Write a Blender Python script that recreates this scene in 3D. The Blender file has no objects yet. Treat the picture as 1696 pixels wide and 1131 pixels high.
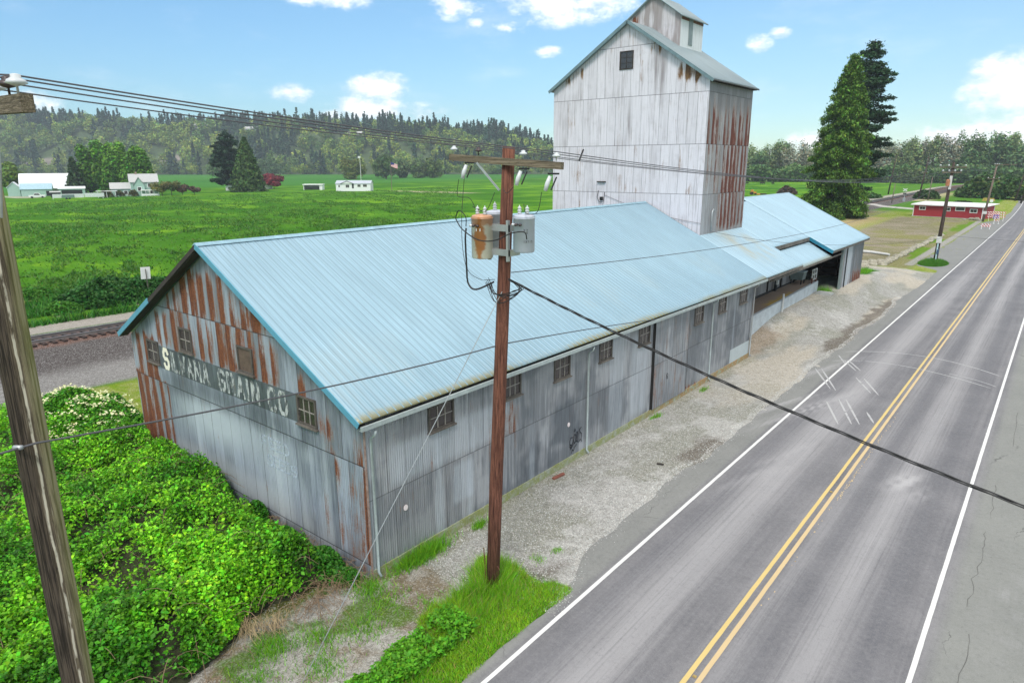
import bpy, math, random
import numpy as np
from mathutils import Vector, Matrix
ORD = ['first', 'second', 'third', 'fourth', 'fifth', 'sixth', 'seventh', 'eighth', 'ninth', 'tenth', 'eleventh', 'twelfth', 'thirteenth', 'fourteenth', 'fifteenth', 'sixteenth', 'seventeenth', 'eighteenth', 'nineteenth', 'twentieth', 'twenty first', 'twenty second', 'twenty third', 'twenty fourth', 'twenty fifth', 'twenty sixth', 'twenty seventh', 'twenty eighth', 'twenty ninth', 'thirtieth']
random.seed(7); rng = np.random.default_rng(7)
S = bpy.context.scene; C = S.collection; R = math.radians; PI = math.pi

# ------------------------------------------------------------------ camera
cam = bpy.data.objects.new('camera', bpy.data.cameras.new('camera')); C.objects.link(cam)
cam.data.sensor_width = 36; cam.data.lens = 23.5705
cam.data.clip_start = 0.1; cam.data.clip_end = 9000
rot = ((0.777031, -0.158299, 0.609233), (0.629457, 0.199684, -0.75094), (-0.002781, 0.966989, 0.254803))
M4 = Matrix(rot).to_4x4(); M4.translation = (14.396, -11.116, 12.053); cam.matrix_world = M4
S.camera = cam

# ------------------------------------------------------------------ sun and sky
SUN_EL, SUN_AZ = R(52), R(150)          # azimuth clockwise from +Y
sun = bpy.data.objects.new('sun', bpy.data.lights.new('sun', 'SUN')); C.objects.link(sun)
sun.data.energy = 1.5; sun.data.angle = R(18); sun.data.color = (1.0, 0.965, 0.91)
sd = Vector((math.sin(SUN_AZ)*math.cos(SUN_EL), math.cos(SUN_AZ)*math.cos(SUN_EL), math.sin(SUN_EL)))
sun.rotation_euler = sd.to_track_quat('Z', 'Y').to_euler(); sun.location = (20, -40, 60)
W = bpy.data.worlds.new('World'); S.world = W; W.use_nodes = True
S.view_settings.view_transform = 'Standard'; S.view_settings.look = 'None'
S.view_settings.exposure = 0.9; S.view_settings.gamma = 1.0
try: S.view_settings.use_curve_mapping = False
except Exception: pass
S.cycles.max_bounces = 6; S.cycles.transparent_max_bounces = 8; S.cycles.volume_bounces = 0

class N:                                 # a tiny node builder
    def __init__(s, tree): s.t = tree; tree.nodes.clear()
    def n(s, typ, ins=None, **kw):
        x = s.t.nodes.new(typ)
        for k, v in kw.items(): setattr(x, k, v)
        for k, v in (ins or {}).items():
            if v is None: continue
            if isinstance(v, bpy.types.NodeSocket): s.t.links.new(v, x.inputs[k])
            else:
                if isinstance(v, (tuple, list)) and len(v) == 3 and x.inputs[k].type == 'RGBA': v = (*v, 1)
                x.inputs[k].default_value = v
        return x
    def m(s, op, a, b=0.0, c=0.0, clamp=False):
        return s.n('ShaderNodeMath', {0: a, 1: b, 2: c}, operation=op, use_clamp=clamp).outputs[0]
    def ss(s, x, lo, hi, a=0.0, b=1.0):
        return s.n('ShaderNodeMapRange', {0: x, 1: lo, 2: hi, 3: a, 4: b}, interpolation_type='SMOOTHSTEP').outputs[0]
    def mr(s, x, lo, hi, a=0.0, b=1.0):
        return s.n('ShaderNodeMapRange', {0: x, 1: lo, 2: hi, 3: a, 4: b}).outputs[0]
    def mix(s, f, a, b, mode='MIX'):
        x = s.n('ShaderNodeMix', None, data_type='RGBA', blend_type=mode)
        for i, v in ((0, f), (6, a), (7, b)):
            if isinstance(v, bpy.types.NodeSocket): s.t.links.new(v, x.inputs[i])
            else: x.inputs[i].default_value = v if not isinstance(v, (tuple, list)) else (*v[:3], 1)
        return x.outputs[2]
    def pos(s): return s.n('ShaderNodeNewGeometry').outputs['Position']
    def obj(s): return s.n('ShaderNodeTexCoord').outputs['Object']
    def sc(s, v, k):
        return s.n('ShaderNodeMapping', {0: v, 3: k}).outputs[0]
    def noise(s, v, scale=5.0, detail=4.0, rough=0.55, dist=0.0):
        return s.n('ShaderNodeTexNoise', {'Vector': v, 'Scale': scale, 'Detail': detail, 'Roughness': rough, 'Distortion': dist}).outputs[0]
    def sep(s, v):
        o = s.n('ShaderNodeSeparateXYZ', {0: v}).outputs; return o[0], o[1], o[2]
    def comb(s, x, y, z=0.0): return s.n('ShaderNodeCombineXYZ', {0: x, 1: y, 2: z}).outputs[0]
    def attr(s, name):
        a = s.n('ShaderNodeAttribute', attribute_name=name)
        o = s.n('ShaderNodeSeparateColor', {0: a.outputs['Color']}).outputs
        return a.outputs['Color'], o[0], o[1], o[2]
    def bump(s, h, strength=0.5, dist=0.02):
        return s.n('ShaderNodeBump', {'Height': h, 'Strength': strength, 'Distance': dist}).outputs[0]
    def out(s, col, rough=0.7, metal=0.0, normal=None, spec=0.5, alpha=None, transl=0.0):
        p = s.n('ShaderNodeBsdfPrincipled', {'Base Color': col, 'Roughness': rough, 'Metallic': metal, 'Normal': normal,
                                            'Specular IOR Level': spec, 'Alpha': alpha})
        sh = p.outputs[0]
        if transl > 0:
            tr = s.n('ShaderNodeBsdfTranslucent', {'Color': col})
            sh = s.n('ShaderNodeMixShader', {0: transl, 1: sh, 2: tr.outputs[0]}).outputs[0]
        s.n('ShaderNodeOutputMaterial', {0: sh})

def mat(name):
    m = bpy.data.materials.new(name); m.use_nodes = True
    return m, N(m.node_tree)

# world: physical sky with cumulus built from noise, at fixed compass directions
w = N(W.node_tree)
sky = w.n('ShaderNodeTexSky', sky_type='NISHITA', sun_disc=False, sun_elevation=SUN_EL, sun_rotation=SUN_AZ,
          air_density=1.0, dust_density=0.35, ozone_density=2.0, altitude=50)
dirv = w.n('ShaderNodeTexCoord').outputs['Generated']
dx, dy, dz = w.sep(dirv)
az = w.m('ARCTAN2', dx, dy); el = w.m('ARCSINE', dz)
# el noise stretched so that clouds are flat-based
uv = w.comb(az, w.m('MULTIPLY', el, 1.7), 0)
n1 = w.noise(uv, 14, 7, 0.6, 0.2); n2 = w.noise(w.sc(uv, (1, 1, 1)), 45, 5, 0.6)
blobs = [(-.862, .104, .050, .020, 1), (-.868, .074, .090, .016, 1), (-.93, .066, .04, .012, .9), (-.984, .090, .040, .014, .62),
         (-.630, .212, .070, .030, .95), (-.555, .212, .060, .028, 1), (-.93, .213, .065, .016, .95), (-.757, .203, .045, .016, .8),
         (-.728, .185, .022, .010, .85), (-.690, .181, .035, .012, .85), (-.637, .149, .035, .008, .8), (-.065, .083, .060, .040, 1.25),
         (-.118, .031, .060, .016, .9), (-.055, .040, .050, .022, .95), (-.351, .152, .018, .012, .85), (-.327, .163, .016, .008, .9),
         (-1.29, .064, .05, .024, 1.2), (-.279, .026, .030, .018, .8), (.5, .2, .3, .1, 1.1), (-2.1, .25, .35, .12, 1.1), (2.4, .3, .5, .15, 1.1), (1.4, .15, .3, .06, 1), (3, .12, .4, .05, 1)]
acc = None
for a0, e0, wa, we, st in blobs:
    da = w.m('DIVIDE', w.m('SUBTRACT', az, a0), wa*1.25); de = w.m('DIVIDE', w.m('SUBTRACT', el, e0), we*1.35)
    d = w.m('SQRT', w.m('ADD', w.m('MULTIPLY', da, da), w.m('MULTIPLY', de, de)))
    v = w.m('MULTIPLY', w.m('SUBTRACT', 1.0, d, clamp=True), st)
    acc = v if acc is None else w.m('MAXIMUM', acc, v)
dens = w.m('ADD', acc, w.m('ADD', w.m('MULTIPLY', w.m('SUBTRACT', n1, .5), 2.1), w.m('MULTIPLY', w.m('SUBTRACT', n2, .5), 1.0)))
cl = w.m('MULTIPLY', w.ss(dens, .10, .92), w.ss(acc, 0.0, .32))
wisp = w.m('MULTIPLY', w.ss(w.noise(w.comb(az, w.m('MULTIPLY', el, 3.0)), 6, 6, .6), .50, .8), .22)
tint = w.mix(1.0, sky.outputs[0], w.mix(w.ss(el, .0, .30), (.385, .48, .52), (.49, .605, .63)), 'MULTIPLY')
tint = w.mix(1.0, tint, w.mix(w.ss(az, -1.3, .1), (.82, .92, .97), (1.10, 1.06, 1.03)), 'MULTIPLY')
hi_n = w.noise(w.comb(az, w.m('MULTIPLY', el, 2.0)), 1.6, 5, .6)          # thin high cloud above the view, added to whiten the ambient light
tint = w.mix(w.m('MULTIPLY', w.ss(el, .27, .55), w.ss(hi_n, .2, .5, .6, .95)), tint, (4.3, 4.3, 4.25))
cshade = w.mix(w.ss(n2, .3, .7), (4.2, 4.35, 4.6), (5.6, 5.6, 5.65))
ctot = w.m('MAXIMUM', cl, wisp)
bg = w.n('ShaderNodeBackground', {'Color': w.mix(ctot, tint, cshade), 'Strength': 0.15})
w.n('ShaderNodeOutputWorld', {0: bg.outputs[0]})

# ------------------------------------------------------------------ helpers
def tag(o, label=None, cat=None, group=None, kind=None):
    if label: o['label'] = label
    if cat: o['category'] = cat
    if group: o['group'] = group
    if kind: o['kind'] = kind
    return o
def thing(name, label, cat, loc=(0, 0, 0), rotz=0.0, group=None):
    o = bpy.data.objects.new(name, None); C.objects.link(o); o.location = loc; o.rotation_euler = (0, 0, rotz)
    o.empty_display_size = .3
    return tag(o, label, cat, group)
def link(name, me, m, parent=None):
    o = bpy.data.objects.new(name, me); C.objects.link(o)
    if m is not None: me.materials.append(m)
    if parent is not None: o.parent = parent
    return o
def copy_tree(o, parent=None):
    c = o.copy(); C.objects.link(c)
    if parent is not None: c.parent = parent
    for ch in list(o.children): copy_tree(ch, c)
    return c
class MB:
    def __init__(s): s.v = []; s.f = []
    def add(s, vs, fs):
        b = len(s.v); s.v += [tuple(p) for p in vs]; s.f += [tuple(i+b for i in f) for f in fs]
    def box(s, x0, x1, y0, y1, z0, z1):
        s.add([(x0,y0,z0),(x1,y0,z0),(x1,y1,z0),(x0,y1,z0),(x0,y0,z1),(x1,y0,z1),(x1,y1,z1),(x0,y1,z1)],
              [(3,2,1,0),(4,5,6,7),(0,1,5,4),(1,2,6,5),(2,3,7,6),(3,0,4,7)])
    def bar(s, p, q, wd, hh, up=(0, 0, 1)):
        p = Vector(p); q = Vector(q); d = (q-p).normalized(); u = Vector(up)
        a = d.cross(u); a = a.normalized() if a.length > 1e-5 else Vector((1, 0, 0)); b = a.cross(d)
        a *= wd/2; b *= hh/2
        s.add([p-a-b, p+a-b, p+a+b, p-a+b, q-a-b, q+a-b, q+a+b, q-a+b], [(3,2,1,0),(4,5,6,7),(0,1,5,4),(1,2,6,5),(2,3,7,6),(3,0,4,7)])
    def tube(s, pts, r, seg=8, cap=True):
        pts = [Vector(p) for p in pts]; n = len(pts)
        rs = r if isinstance(r, (list, tuple)) else [r]*n
        b = len(s.v); ref = None
        for i, p in enumerate(pts):
            d = (pts[min(i+1, n-1)]-pts[max(i-1, 0)]).normalized()
            if ref is None: ref = Vector((0, 0, 1)) if abs(d.z) < .9 else Vector((1, 0, 0))
            a = d.cross(ref).normalized(); c = d.cross(a).normalized(); ref = -c if False else ref
            for k in range(seg):
                t = 2*PI*k/seg; s.v.append(tuple(p + a*math.cos(t)*rs[i] + c*math.sin(t)*rs[i]))
        for i in range(n-1):
            for k in range(seg):
                k2 = (k+1) % seg; s.f.append((b+i*seg+k, b+i*seg+k2, b+(i+1)*seg+k2, b+(i+1)*seg+k))
        if cap:
            s.f.append(tuple(b+k for k in range(seg))[::-1]); s.f.append(tuple(b+(n-1)*seg+k for k in range(seg)))
    def lathe(s, c, prof, seg=16):           # prof: (r, z) list about a vertical axis at c
        b = len(s.v); n = len(prof)
        for r, z in prof:
            for k in range(seg):
                t = 2*PI*k/seg; s.v.append((c[0]+r*math.cos(t), c[1]+r*math.sin(t), c[2]+z))
        for i in range(n-1):
            for k in range(seg):
                k2 = (k+1) % seg; s.f.append((b+i*seg+k, b+i*seg+k2, b+(i+1)*seg+k2, b+(i+1)*seg+k))
        s.f.append(tuple(b+k for k in range(seg))[::-1]); s.f.append(tuple(b+(n-1)*seg+k for k in range(seg)))
    def prism(s, poly, off):                 # closed polygon (3d pts) extruded by off
        n = len(poly); off = Vector(off); P = [Vector(p) for p in poly]
        s.add(P + [p+off for p in P], [tuple(range(n))[::-1], tuple(range(n, 2*n))] + [(i, (i+1) % n, n+(i+1) % n, n+i) for i in range(n)])
    def build(s, name, m, parent=None, smooth=False):
        me = bpy.data.meshes.new(name); me.from_pydata([tuple(v) for v in s.v], [], s.f); me.update()
        if smooth: me.polygons.foreach_set('use_smooth', [True]*len(me.polygons))
        o = link(name, me, m, parent)
        return o
def np_mesh(name, V, F, m, parent=None, cols=None, smooth=False):
    me = bpy.data.meshes.new(name); k = F.shape[1]
    me.vertices.add(len(V)); me.vertices.foreach_set('co', np.ascontiguousarray(V, dtype=np.float32).ravel())
    me.loops.add(F.size); me.loops.foreach_set('vertex_index', np.ascontiguousarray(F, dtype=np.int32).ravel())
    me.polygons.add(len(F)); me.polygons.foreach_set('loop_start', np.arange(0, F.size, k, dtype=np.int32))
    if smooth: me.polygons.foreach_set('use_smooth', np.ones(len(F), dtype=bool))
    me.update(calc_edges=True)
    for cn, cv in (cols or {}).items():
        a = me.color_attributes.new(cn, 'FLOAT_COLOR', 'POINT')
        c4 = np.ones((len(V), 4), dtype=np.float32); c4[:, :3] = cv; a.data.foreach_set('color', c4.ravel())
    return link(name, me, m, parent)

def hash2(i, j, seed=0):
    i = i.astype(np.int64); j = j.astype(np.int64)
    h = (i*374761393 + j*668265263 + seed*1442695041) & 0xffffffff
    h = ((h ^ (h >> 13))*1274126177) & 0xffffffff
    return ((h ^ (h >> 16)) & 0xffff)/65535.0
def vn(x, y, seed=0):                        # value noise 0..1
    xi = np.floor(x); yi = np.floor(y); fx = x-xi; fy = y-yi
    fx = fx*fx*(3-2*fx); fy = fy*fy*(3-2*fy)
    a = hash2(xi, yi, seed); b = hash2(xi+1, yi, seed); c = hash2(xi, yi+1, seed); d = hash2(xi+1, yi+1, seed)
    return (a*(1-fx)+b*fx)*(1-fy) + (c*(1-fx)+d*fx)*fy
def fbm(x, y, o=4, seed=0):
    s = 0; a = .5; t = 0
    for k in range(o): s = s + a*vn(x*2**k+17.3*k, y*2**k-9.1*k, seed+k); t += a; a *= .5
    return s/t
def sst(x, a, b):
    t = np.clip((x-a)/(b-a), 0, 1); return t*t*(3-2*t)
def box2(x, y, x0, x1, y0, y1, s=.3):
    return sst(x, x0-s, x0+s)*(1-sst(x, x1-s, x1+s))*sst(y, y0-s, y0+s)*(1-sst(y, y1-s, y1+s))
def lerp(a, b, t): return a + (np.asarray(b)-a)*t[..., None]

def tcf(y):
    y = np.asarray(y, float); return -39.0+.031*np.minimum(y, 200)+.09*np.maximum(y-410, 0)
def ground_h(x, y):                          # the lot rises towards the loading dock and the open shed
    x = np.asarray(x, float); y = np.asarray(y, float)
    k = 1-sst(x, -1.6, .2)
    return 1.13*sst(y, 31.5-3.5*k, 47-6*k)*(1-sst(y, 64, 84))*(1-sst(x, -.2, 3.5)) * (1-sst(-x, 22, 30))
def gh(x, y): return float(ground_h(x, y))

# ------------------------------------------------------------------ materials
def simple(name, col, rough=.7, metal=0., var=.25, scale=3., bump=0., spec=.5, stretch=(1, 1, 1), dark=None):
    m, n = mat(name)
    v = n.sc(n.obj(), stretch)
    a = n.noise(v, scale, 5); b = n.noise(v, scale*7, 4)
    f = n.m('ADD', n.m('MULTIPLY', a, .6), n.m('MULTIPLY', b, .4))
    d = dark if dark else tuple(c*(1-var*1.6) for c in col)
    hi = tuple(min(1, c*(1+var*.5)) for c in col)
    n.out(n.mix(n.mr(f, .3, .7), d, hi), rough, metal, n.bump(b, bump, .01) if bump else None, spec)
    return m
def leafmat(name, tr=.25, rough=.55):
    m, n = mat(name); c, _, _, _ = n.attr('col')
    n.out(c, rough, 0, None, .3, None, tr); return m
LEAF = leafmat('foliage'); LEAFD = leafmat('conifer_foliage', .1, .7); GRASS = leafmat('grass_blades', .3, .5)
def attr_mat(name, rough=.8):
    m, n = mat(name); c, _, _, _ = n.attr('col'); n.out(c, rough); return m
PLAINCOL = attr_mat('attribute_colour')

def corr(name, axis, base, pw=.68, rh=3.24, z0=3.6, pitch=.085, panelvar=.35, streak=.5, rustcol=(.075, .017, .009),
         rust2=(.24, .065, .018), rust_base=0.0, bumpk=.5, rough=.5, metal=.25, seam=.6, dark=(.07, .085, .105), light=(.55, .6, .66), su=7.0):
    """corrugated sheets laid in rows; attribute 'mask' R = rust, G = pale, B = grime"""
    m, n = mat(name)
    x, y, z = n.sep(n.pos()); u = x if axis == 'X' else y
    row = n.m('FLOOR', n.m('DIVIDE', n.m('SUBTRACT', z, z0), rh))
    uu = n.m('ADD', n.m('DIVIDE', u, pw), n.m('MULTIPLY', row, .37))
    pid = n.m('FLOOR', uu); fu = n.m('SUBTRACT', uu, pid)
    fz = n.m('FRACT', n.m('DIVIDE', n.m('SUBTRACT', z, z0), rh))
    wn = n.n('ShaderNodeTexWhiteNoise', {'Vector': n.comb(pid, row, 0)}, noise_dimensions='3D').outputs
    r1 = wn[0]; r2 = n.n('ShaderNodeSeparateColor', {0: wn[1]}).outputs[1]
    col, mr_, mg, mb = n.attr('mask')
    st = n.noise(n.comb(n.m('MULTIPLY', u, su), n.m('MULTIPLY', z, .45), n.m('MULTIPLY', pid, 3.1)), 1.0, 6, .62)
    st2 = n.noise(n.comb(n.m('MULTIPLY', u, 26.0), n.m('MULTIPLY', z, 1.2), 3.3), 1.0, 4, .6)
    blot = n.noise(n.comb(u, z, 7.7), 1.6, 6, .62)
    speck = n.noise(n.comb(u, z, 1.7), 22, 4, .7)
    dk = tuple(b*(1-panelvar) for b in base); lt = tuple(min(.9, b*(1+panelvar*.7)) for b in base)
    c = n.mix(r1, dk, lt)
    c = n.mix(n.m('MULTIPLY', n.ss(st, .48, .75), streak), c, dark)
    c = n.mix(n.m('MULTIPLY', n.ss(n.m('SUBTRACT', 1.0, st), .52, .75), streak*.6), c, light)
    c = n.mix(n.m('MULTIPLY', n.ss(blot, .5, .72), .35*streak), c, dark)
    gr = n.m('MULTIPLY', mb, n.ss(n.m('ADD', st, n.m('MULTIPLY', mb, .35)), .4, .75), clamp=True)
    c = n.mix(n.m('MULTIPLY', gr, .85), c, dark)
    pl = n.m('MULTIPLY', mg, n.ss(n.m('ADD', st2, n.m('MULTIPLY', mg, .5)), .4, .8), clamp=True)
    c = n.mix(pl, c, light)
    c = n.mix(n.m('MULTIPLY', n.ss(speck, .55, .8), .22), c, dark)
    rn = n.m('ADD', n.m('ADD', n.m('MULTIPLY', st, .55), n.m('MULTIPLY', speck, .3)), n.m('MULTIPLY', n.m('SUBTRACT', r2, .5), .20))
    rn = n.m('ADD', rn, n.m('MULTIPLY', n.m('SUBTRACT', st2, .5), .55)); rn = n.m('ADD', rn, .075)
    rn = n.m('ADD', rn, n.m('MULTIPLY', mr_, n.mr(fz, 0, 1, .14, -.06)))
    edge_ = n.m('ADD', n.ss(fu, .12, .85, .20, -.24), n.m('MULTIPLY', n.ss(fu, .90, 1.0), .30))
    rn = n.m('ADD', rn, n.m('MULTIPLY', edge_, mr_)); rn = n.m('ADD', rn, n.m('MULTIPLY', n.m('SUBTRACT', n.noise(n.comb(n.m('MULTIPLY', u, 3.0), n.m('MULTIPLY', z, 1.1), 9.1), 1.0, 6, .7), .5), .55))
    rr = n.m('ADD', rn, n.m('MULTIPLY', n.m('ADD', mr_, rust_base), .50))
    rf = n.ss(rr, .76, .90)
    c = n.mix(rf, c, n.mix(n.ss(n.m('ADD', n.m('MULTIPLY', speck, .5), n.m('MULTIPLY', st2, .5)), .38, .62), rustcol, rust2))
    halo = n.m('MULTIPLY', n.m('MULTIPLY', n.ss(rr, .66, .80), n.m('SUBTRACT', 1.0, rf)), .45); c = n.mix(halo, c, (.30, .17, .10))
    sm = n.m('MULTIPLY', n.m('LESS_THAN', fu, .035), n.m('ADD', .25, n.m('MULTIPLY', r2, .75)))
    sh = n.m('MULTIPLY', n.m('LESS_THAN', fz, .012), .8)
    c = n.mix(n.m('MULTIPLY', n.m('MAXIMUM', sm, sh), seam), c, (.035, .035, .04))
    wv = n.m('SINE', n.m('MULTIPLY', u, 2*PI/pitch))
    h = n.m('ADD', wv, n.m('MULTIPLY', n.m('ADD', sm, sh), -2.5))
    h = n.m('ADD', h, n.m('MULTIPLY', blot, 2.0))
    h = n.m('ADD', h, n.m('MULTIPLY', r1, 1.2))
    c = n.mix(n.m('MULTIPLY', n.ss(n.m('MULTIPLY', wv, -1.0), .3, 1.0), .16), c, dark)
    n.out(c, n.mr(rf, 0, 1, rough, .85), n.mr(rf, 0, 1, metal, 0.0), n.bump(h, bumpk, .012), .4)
    return m
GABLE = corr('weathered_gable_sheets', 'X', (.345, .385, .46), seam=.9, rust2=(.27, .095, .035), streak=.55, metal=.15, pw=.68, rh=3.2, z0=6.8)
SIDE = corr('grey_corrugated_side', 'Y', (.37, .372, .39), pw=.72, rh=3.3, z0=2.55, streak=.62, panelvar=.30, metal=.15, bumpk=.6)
TOWERF = corr('white_weathered_sheets', 'X', (.66, .635, .68), pw=.68, rh=3.24, z0=16.55, streak=.42, panelvar=.07, su=11.0, light=(.78, .76, .80), dark=(.17, .14, .14), rust2=(.24, .15, .06), metal=0, seam=.85, bumpk=.25, rough=.65)
TOWERS = corr('rusty_tower_side_sheets', 'Y', (.36, .35, .375), su=13.0, seam=.8, pw=.66, rh=3.24, z0=13.3, streak=.5, metal=.1, dark=(.12, .11, .115), rustcol=(.075, .018, .012), rust2=(.19, .05, .028))
REARM = corr('rear_grey_sheets', 'Y', (.24, .265, .30), pw=.8, rh=6, z0=-1, streak=.6, metal=.2)
CUPM = corr('cupola_sheets', 'X', (.62, .59, .62), pw=.68, rh=4.9, z0=18.9, streak=.6, panelvar=.12, metal=0, seam=.4, bumpk=.25, dark=(.24, .2, .19), light=(.72, .72, .76))
CUPS = corr('cupola_side_sheets', 'Y', (.66, .68, .72), pw=.9, rh=9, z0=14, streak=.25, panelvar=.1, metal=0, seam=.4, bumpk=.2, light=(.75, .77, .8))

def roofmat(name, base, rib_shade=.55, axis='Y'):
    m, n = mat(name); x, y, z = n.sep(n.pos())
    u = y if axis == 'Y' else x; v = x if axis == 'Y' else y
    c, r_, g_, b_ = n.attr('mask')
    a = n.noise(n.comb(n.m('MULTIPLY', u, 1.0), n.m('MULTIPLY', v, .3), 0), .8, 6, .6)
    s = n.noise(n.comb(n.m('MULTIPLY', u, 9), n.m('MULTIPLY', v, .5), 0), 1, 5, .6)
    sp = n.noise(n.comb(u, v, 0), 24, 3, .7)
    pid = n.m('FLOOR', n.m('DIVIDE', u, .915)); wn = n.n('ShaderNodeTexWhiteNoise', {'Vector': n.comb(pid, 0, 0)}).outputs[0]
    dk = tuple(q*.86 for q in base); lt = tuple(min(.9, q*1.12) for q in base)
    cc = n.mix(n.ss(n.m('ADD', n.m('MULTIPLY', a, .4), n.m('MULTIPLY', s, .6)), .30, .70), dk, lt)
    cc = n.mix(n.m('MULTIPLY', wn, .12), cc, dk)
    cc = n.mix(n.m('MULTIPLY', n.ss(sp, .62, .8), .3), cc, (.2, .22, .2))
    rb_ = n.m('FRACT', n.m('DIVIDE', u, .305)); cc = n.mix(n.m('MULTIPLY', n.m('MULTIPLY', n.ss(n.m('ABSOLUTE', n.m('SUBTRACT', rb_, .5)), .05, .11, 1, 0), n.mr(s, .3, .7, .35, .9)), rib_shade), cc, tuple(q*.5 for q in base))  # shading of the ribs painted into the colour as thin dark lines
    # moss and lichen towards the eaves (mask R), stained tan area (mask G)
    mo = n.m('MULTIPLY', r_, n.ss(n.m('ADD', n.m('ADD', sp, n.m('MULTIPLY', s, .5)), n.m('MULTIPLY', r_, .4)), .72, 1.05))
    cc = n.mix(mo, cc, n.mix(sp, (.10, .12, .03), (.42, .36, .22)))
    cc = n.mix(n.m('MULTIPLY', g_, n.ss(a, .3, .6)), cc, (.40, .38, .27))
    n.out(cc, .42, .1, n.bump(a, .15, .02), .5); return m
ROOF = roofmat('blue_metal_roof', (.285, .43, .515), .85); ROOFT = roofmat('grey_green_roof', (.25, .31, .33)); ROOFB = roofmat('pale_blue_roof', (.38, .54, .63))
TRIM = simple('blue_trim', (.11, .34, .47), .4, 0, .12); TEALTRIM = simple('teal_trim', (.02, .20, .30), .4)
WOODG = simple('grey_weathered_timber', (.16, .14, .12), .85, 0, .4, 2, .3, stretch=(1, 1, .2))
WOODF = simple('window_frame_timber', (.115, .10, .085), .85, 0, .4, 3, .3); MUNT = simple('pale_glazing_bars', (.34, .31, .28), .8, 0, .3, 5)
WOODD = simple('dark_timber', (.05, .04, .035), .9, 0, .4, 2, .3)
WHITEP = simple('aged_white_paint', (.62, .62, .60), .7, 0, .15, 4)
CONC = simple('concrete', (.42, .43, .41), .9, 0, .25, 1.2, .2)
GALV = simple('galvanised_metal', (.45, .47, .48), .45, .5, .15, 3)
GUTTER = simple('gutter_metal', (.42, .48, .48), .4, .1, .2, 2)
BLACK = simple('black_cable', (.012, .012, .013), .6, 0, .1)
WIREG = simple('grey_wire', (.10, .10, .11), .5, .3, .1)
STEEL = simple('rail_steel', (.40, .37, .36), .3, .7, .2)
RUSTY = simple('rusty_steel', (.16, .06, .035), .85, .1, .4, 5, .3)
PORC = simple('grey_porcelain', (.62, .64, .66), .25, 0, .08)
CREOS = simple('creosoted_timber', (.055, .035, .03), .9, 0, .4, 3, .3)
BARE = simple('bark', (.10, .075, .055), .9, 0, .35, 3, .4, stretch=(1, 1, .3))
m_, n_ = mat('window_glass'); sp_ = n_.noise(n_.pos(), 3, 4)
n_.out(n_.mix(sp_, (.018, .018, .020), (.075, .060, .055)), .22, 0, None, .7); GLASS = m_
DARKIN = simple('dark_opening', (.012, .011, .010), .95)
def polemat(name, c1, c2, moss=0.0, pale=0.0, horiz=False):
    m, n = mat(name); x, y, z = n.sep(n.obj())
    if horiz: x, z = z, x
    v = n.comb(n.m('MULTIPLY', x, 14), n.m('MULTIPLY', y, 14), n.m('MULTIPLY', z, .55))
    a = n.noise(v, 1, 7, .68, .4); b = n.noise(n.comb(n.m('MULTIPLY', x, 50), n.m('MULTIPLY', y, 50), n.m('MULTIPLY', z, 1.5)), 1, 5, .65)
    kn = n.noise(n.comb(n.m('MULTIPLY', x, 9), n.m('MULTIPLY', y, 9), n.m('MULTIPLY', z, 3)), 1, 4)
    c = n.mix(n.ss(n.m('ADD', n.m('MULTIPLY', a, .6), n.m('MULTIPLY', b, .4)), .36, .62), c1, c2)
    if pale: c = n.mix(n.m('MULTIPLY', n.ss(b, .58, .66), pale), c, (.42, .38, .32))
    ck = n.m('MULTIPLY', n.ss(n.m('ABSOLUTE', n.m('SUBTRACT', b, .47)), 0, .03, 1.0, 0.0), n.ss(a, .35, .6)); c = n.mix(n.m('MULTIPLY', ck, .85), c, tuple(q*.18 for q in c1))
    c = n.mix(n.m('MULTIPLY', n.ss(kn, .68, .76), .7), c, tuple(q*.3 for q in c1))
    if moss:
        c = n.mix(n.ss(n.m('ADD', n.m('MULTIPLY', y, -6.0), n.m('SUBTRACT', a, .5)), .0, .55), c, n.mix(n.ss(b, .4, .6), (.020, .016, .012), (.085, .066, .05)))  # shaded side painted in: dark bark tones towards minus y
        mx = n.ss(n.m('ADD', n.m('MULTIPLY', y, moss*4.5), n.m('MULTIPLY', n.m('SUBTRACT', a, .5), 1.6)), .15, .75)
        c = n.mix(n.m('MULTIPLY', mx, .85), c, n.mix(n.ss(a, .4, .6), (.17, .17, .04), (.36, .32, .18)))
        fis = n.ss(n.m('ABSOLUTE', n.m('ADD', n.m('MULTIPLY', y, 9.0), n.m('MULTIPLY', n.m('SUBTRACT', n.noise(n.comb(0., 0., z), .5, 5), .5), 1.6))), .07, .20, 1, 0)
        c = n.mix(n.m('MULTIPLY', fis, n.ss(kn, .35, .5)), c, (.55, .50, .40))
    n.out(c, .88, 0, n.bump(n.m('ADD', a, n.m('MULTIPLY', b, .7)), .9, .03), .2); return m
POLE = polemat('red_brown_pole_wood', (.045, .018, .014), (.25, .105, .07)); POLEL = polemat('mossy_split_shaded_pole_wood', (.050, .038, .028), (.20, .16, .105), 1.0, .5)
POLEF = polemat('dark_pole_wood', (.03, .022, .018), (.11, .085, .07)); POLEG = polemat('grey_pole_wood', (.10, .075, .06), (.28, .22, .18)); ARM = polemat('crossarm_wood', (.065, .052, .038), (.25, .205, .145), horiz=True)

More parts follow.
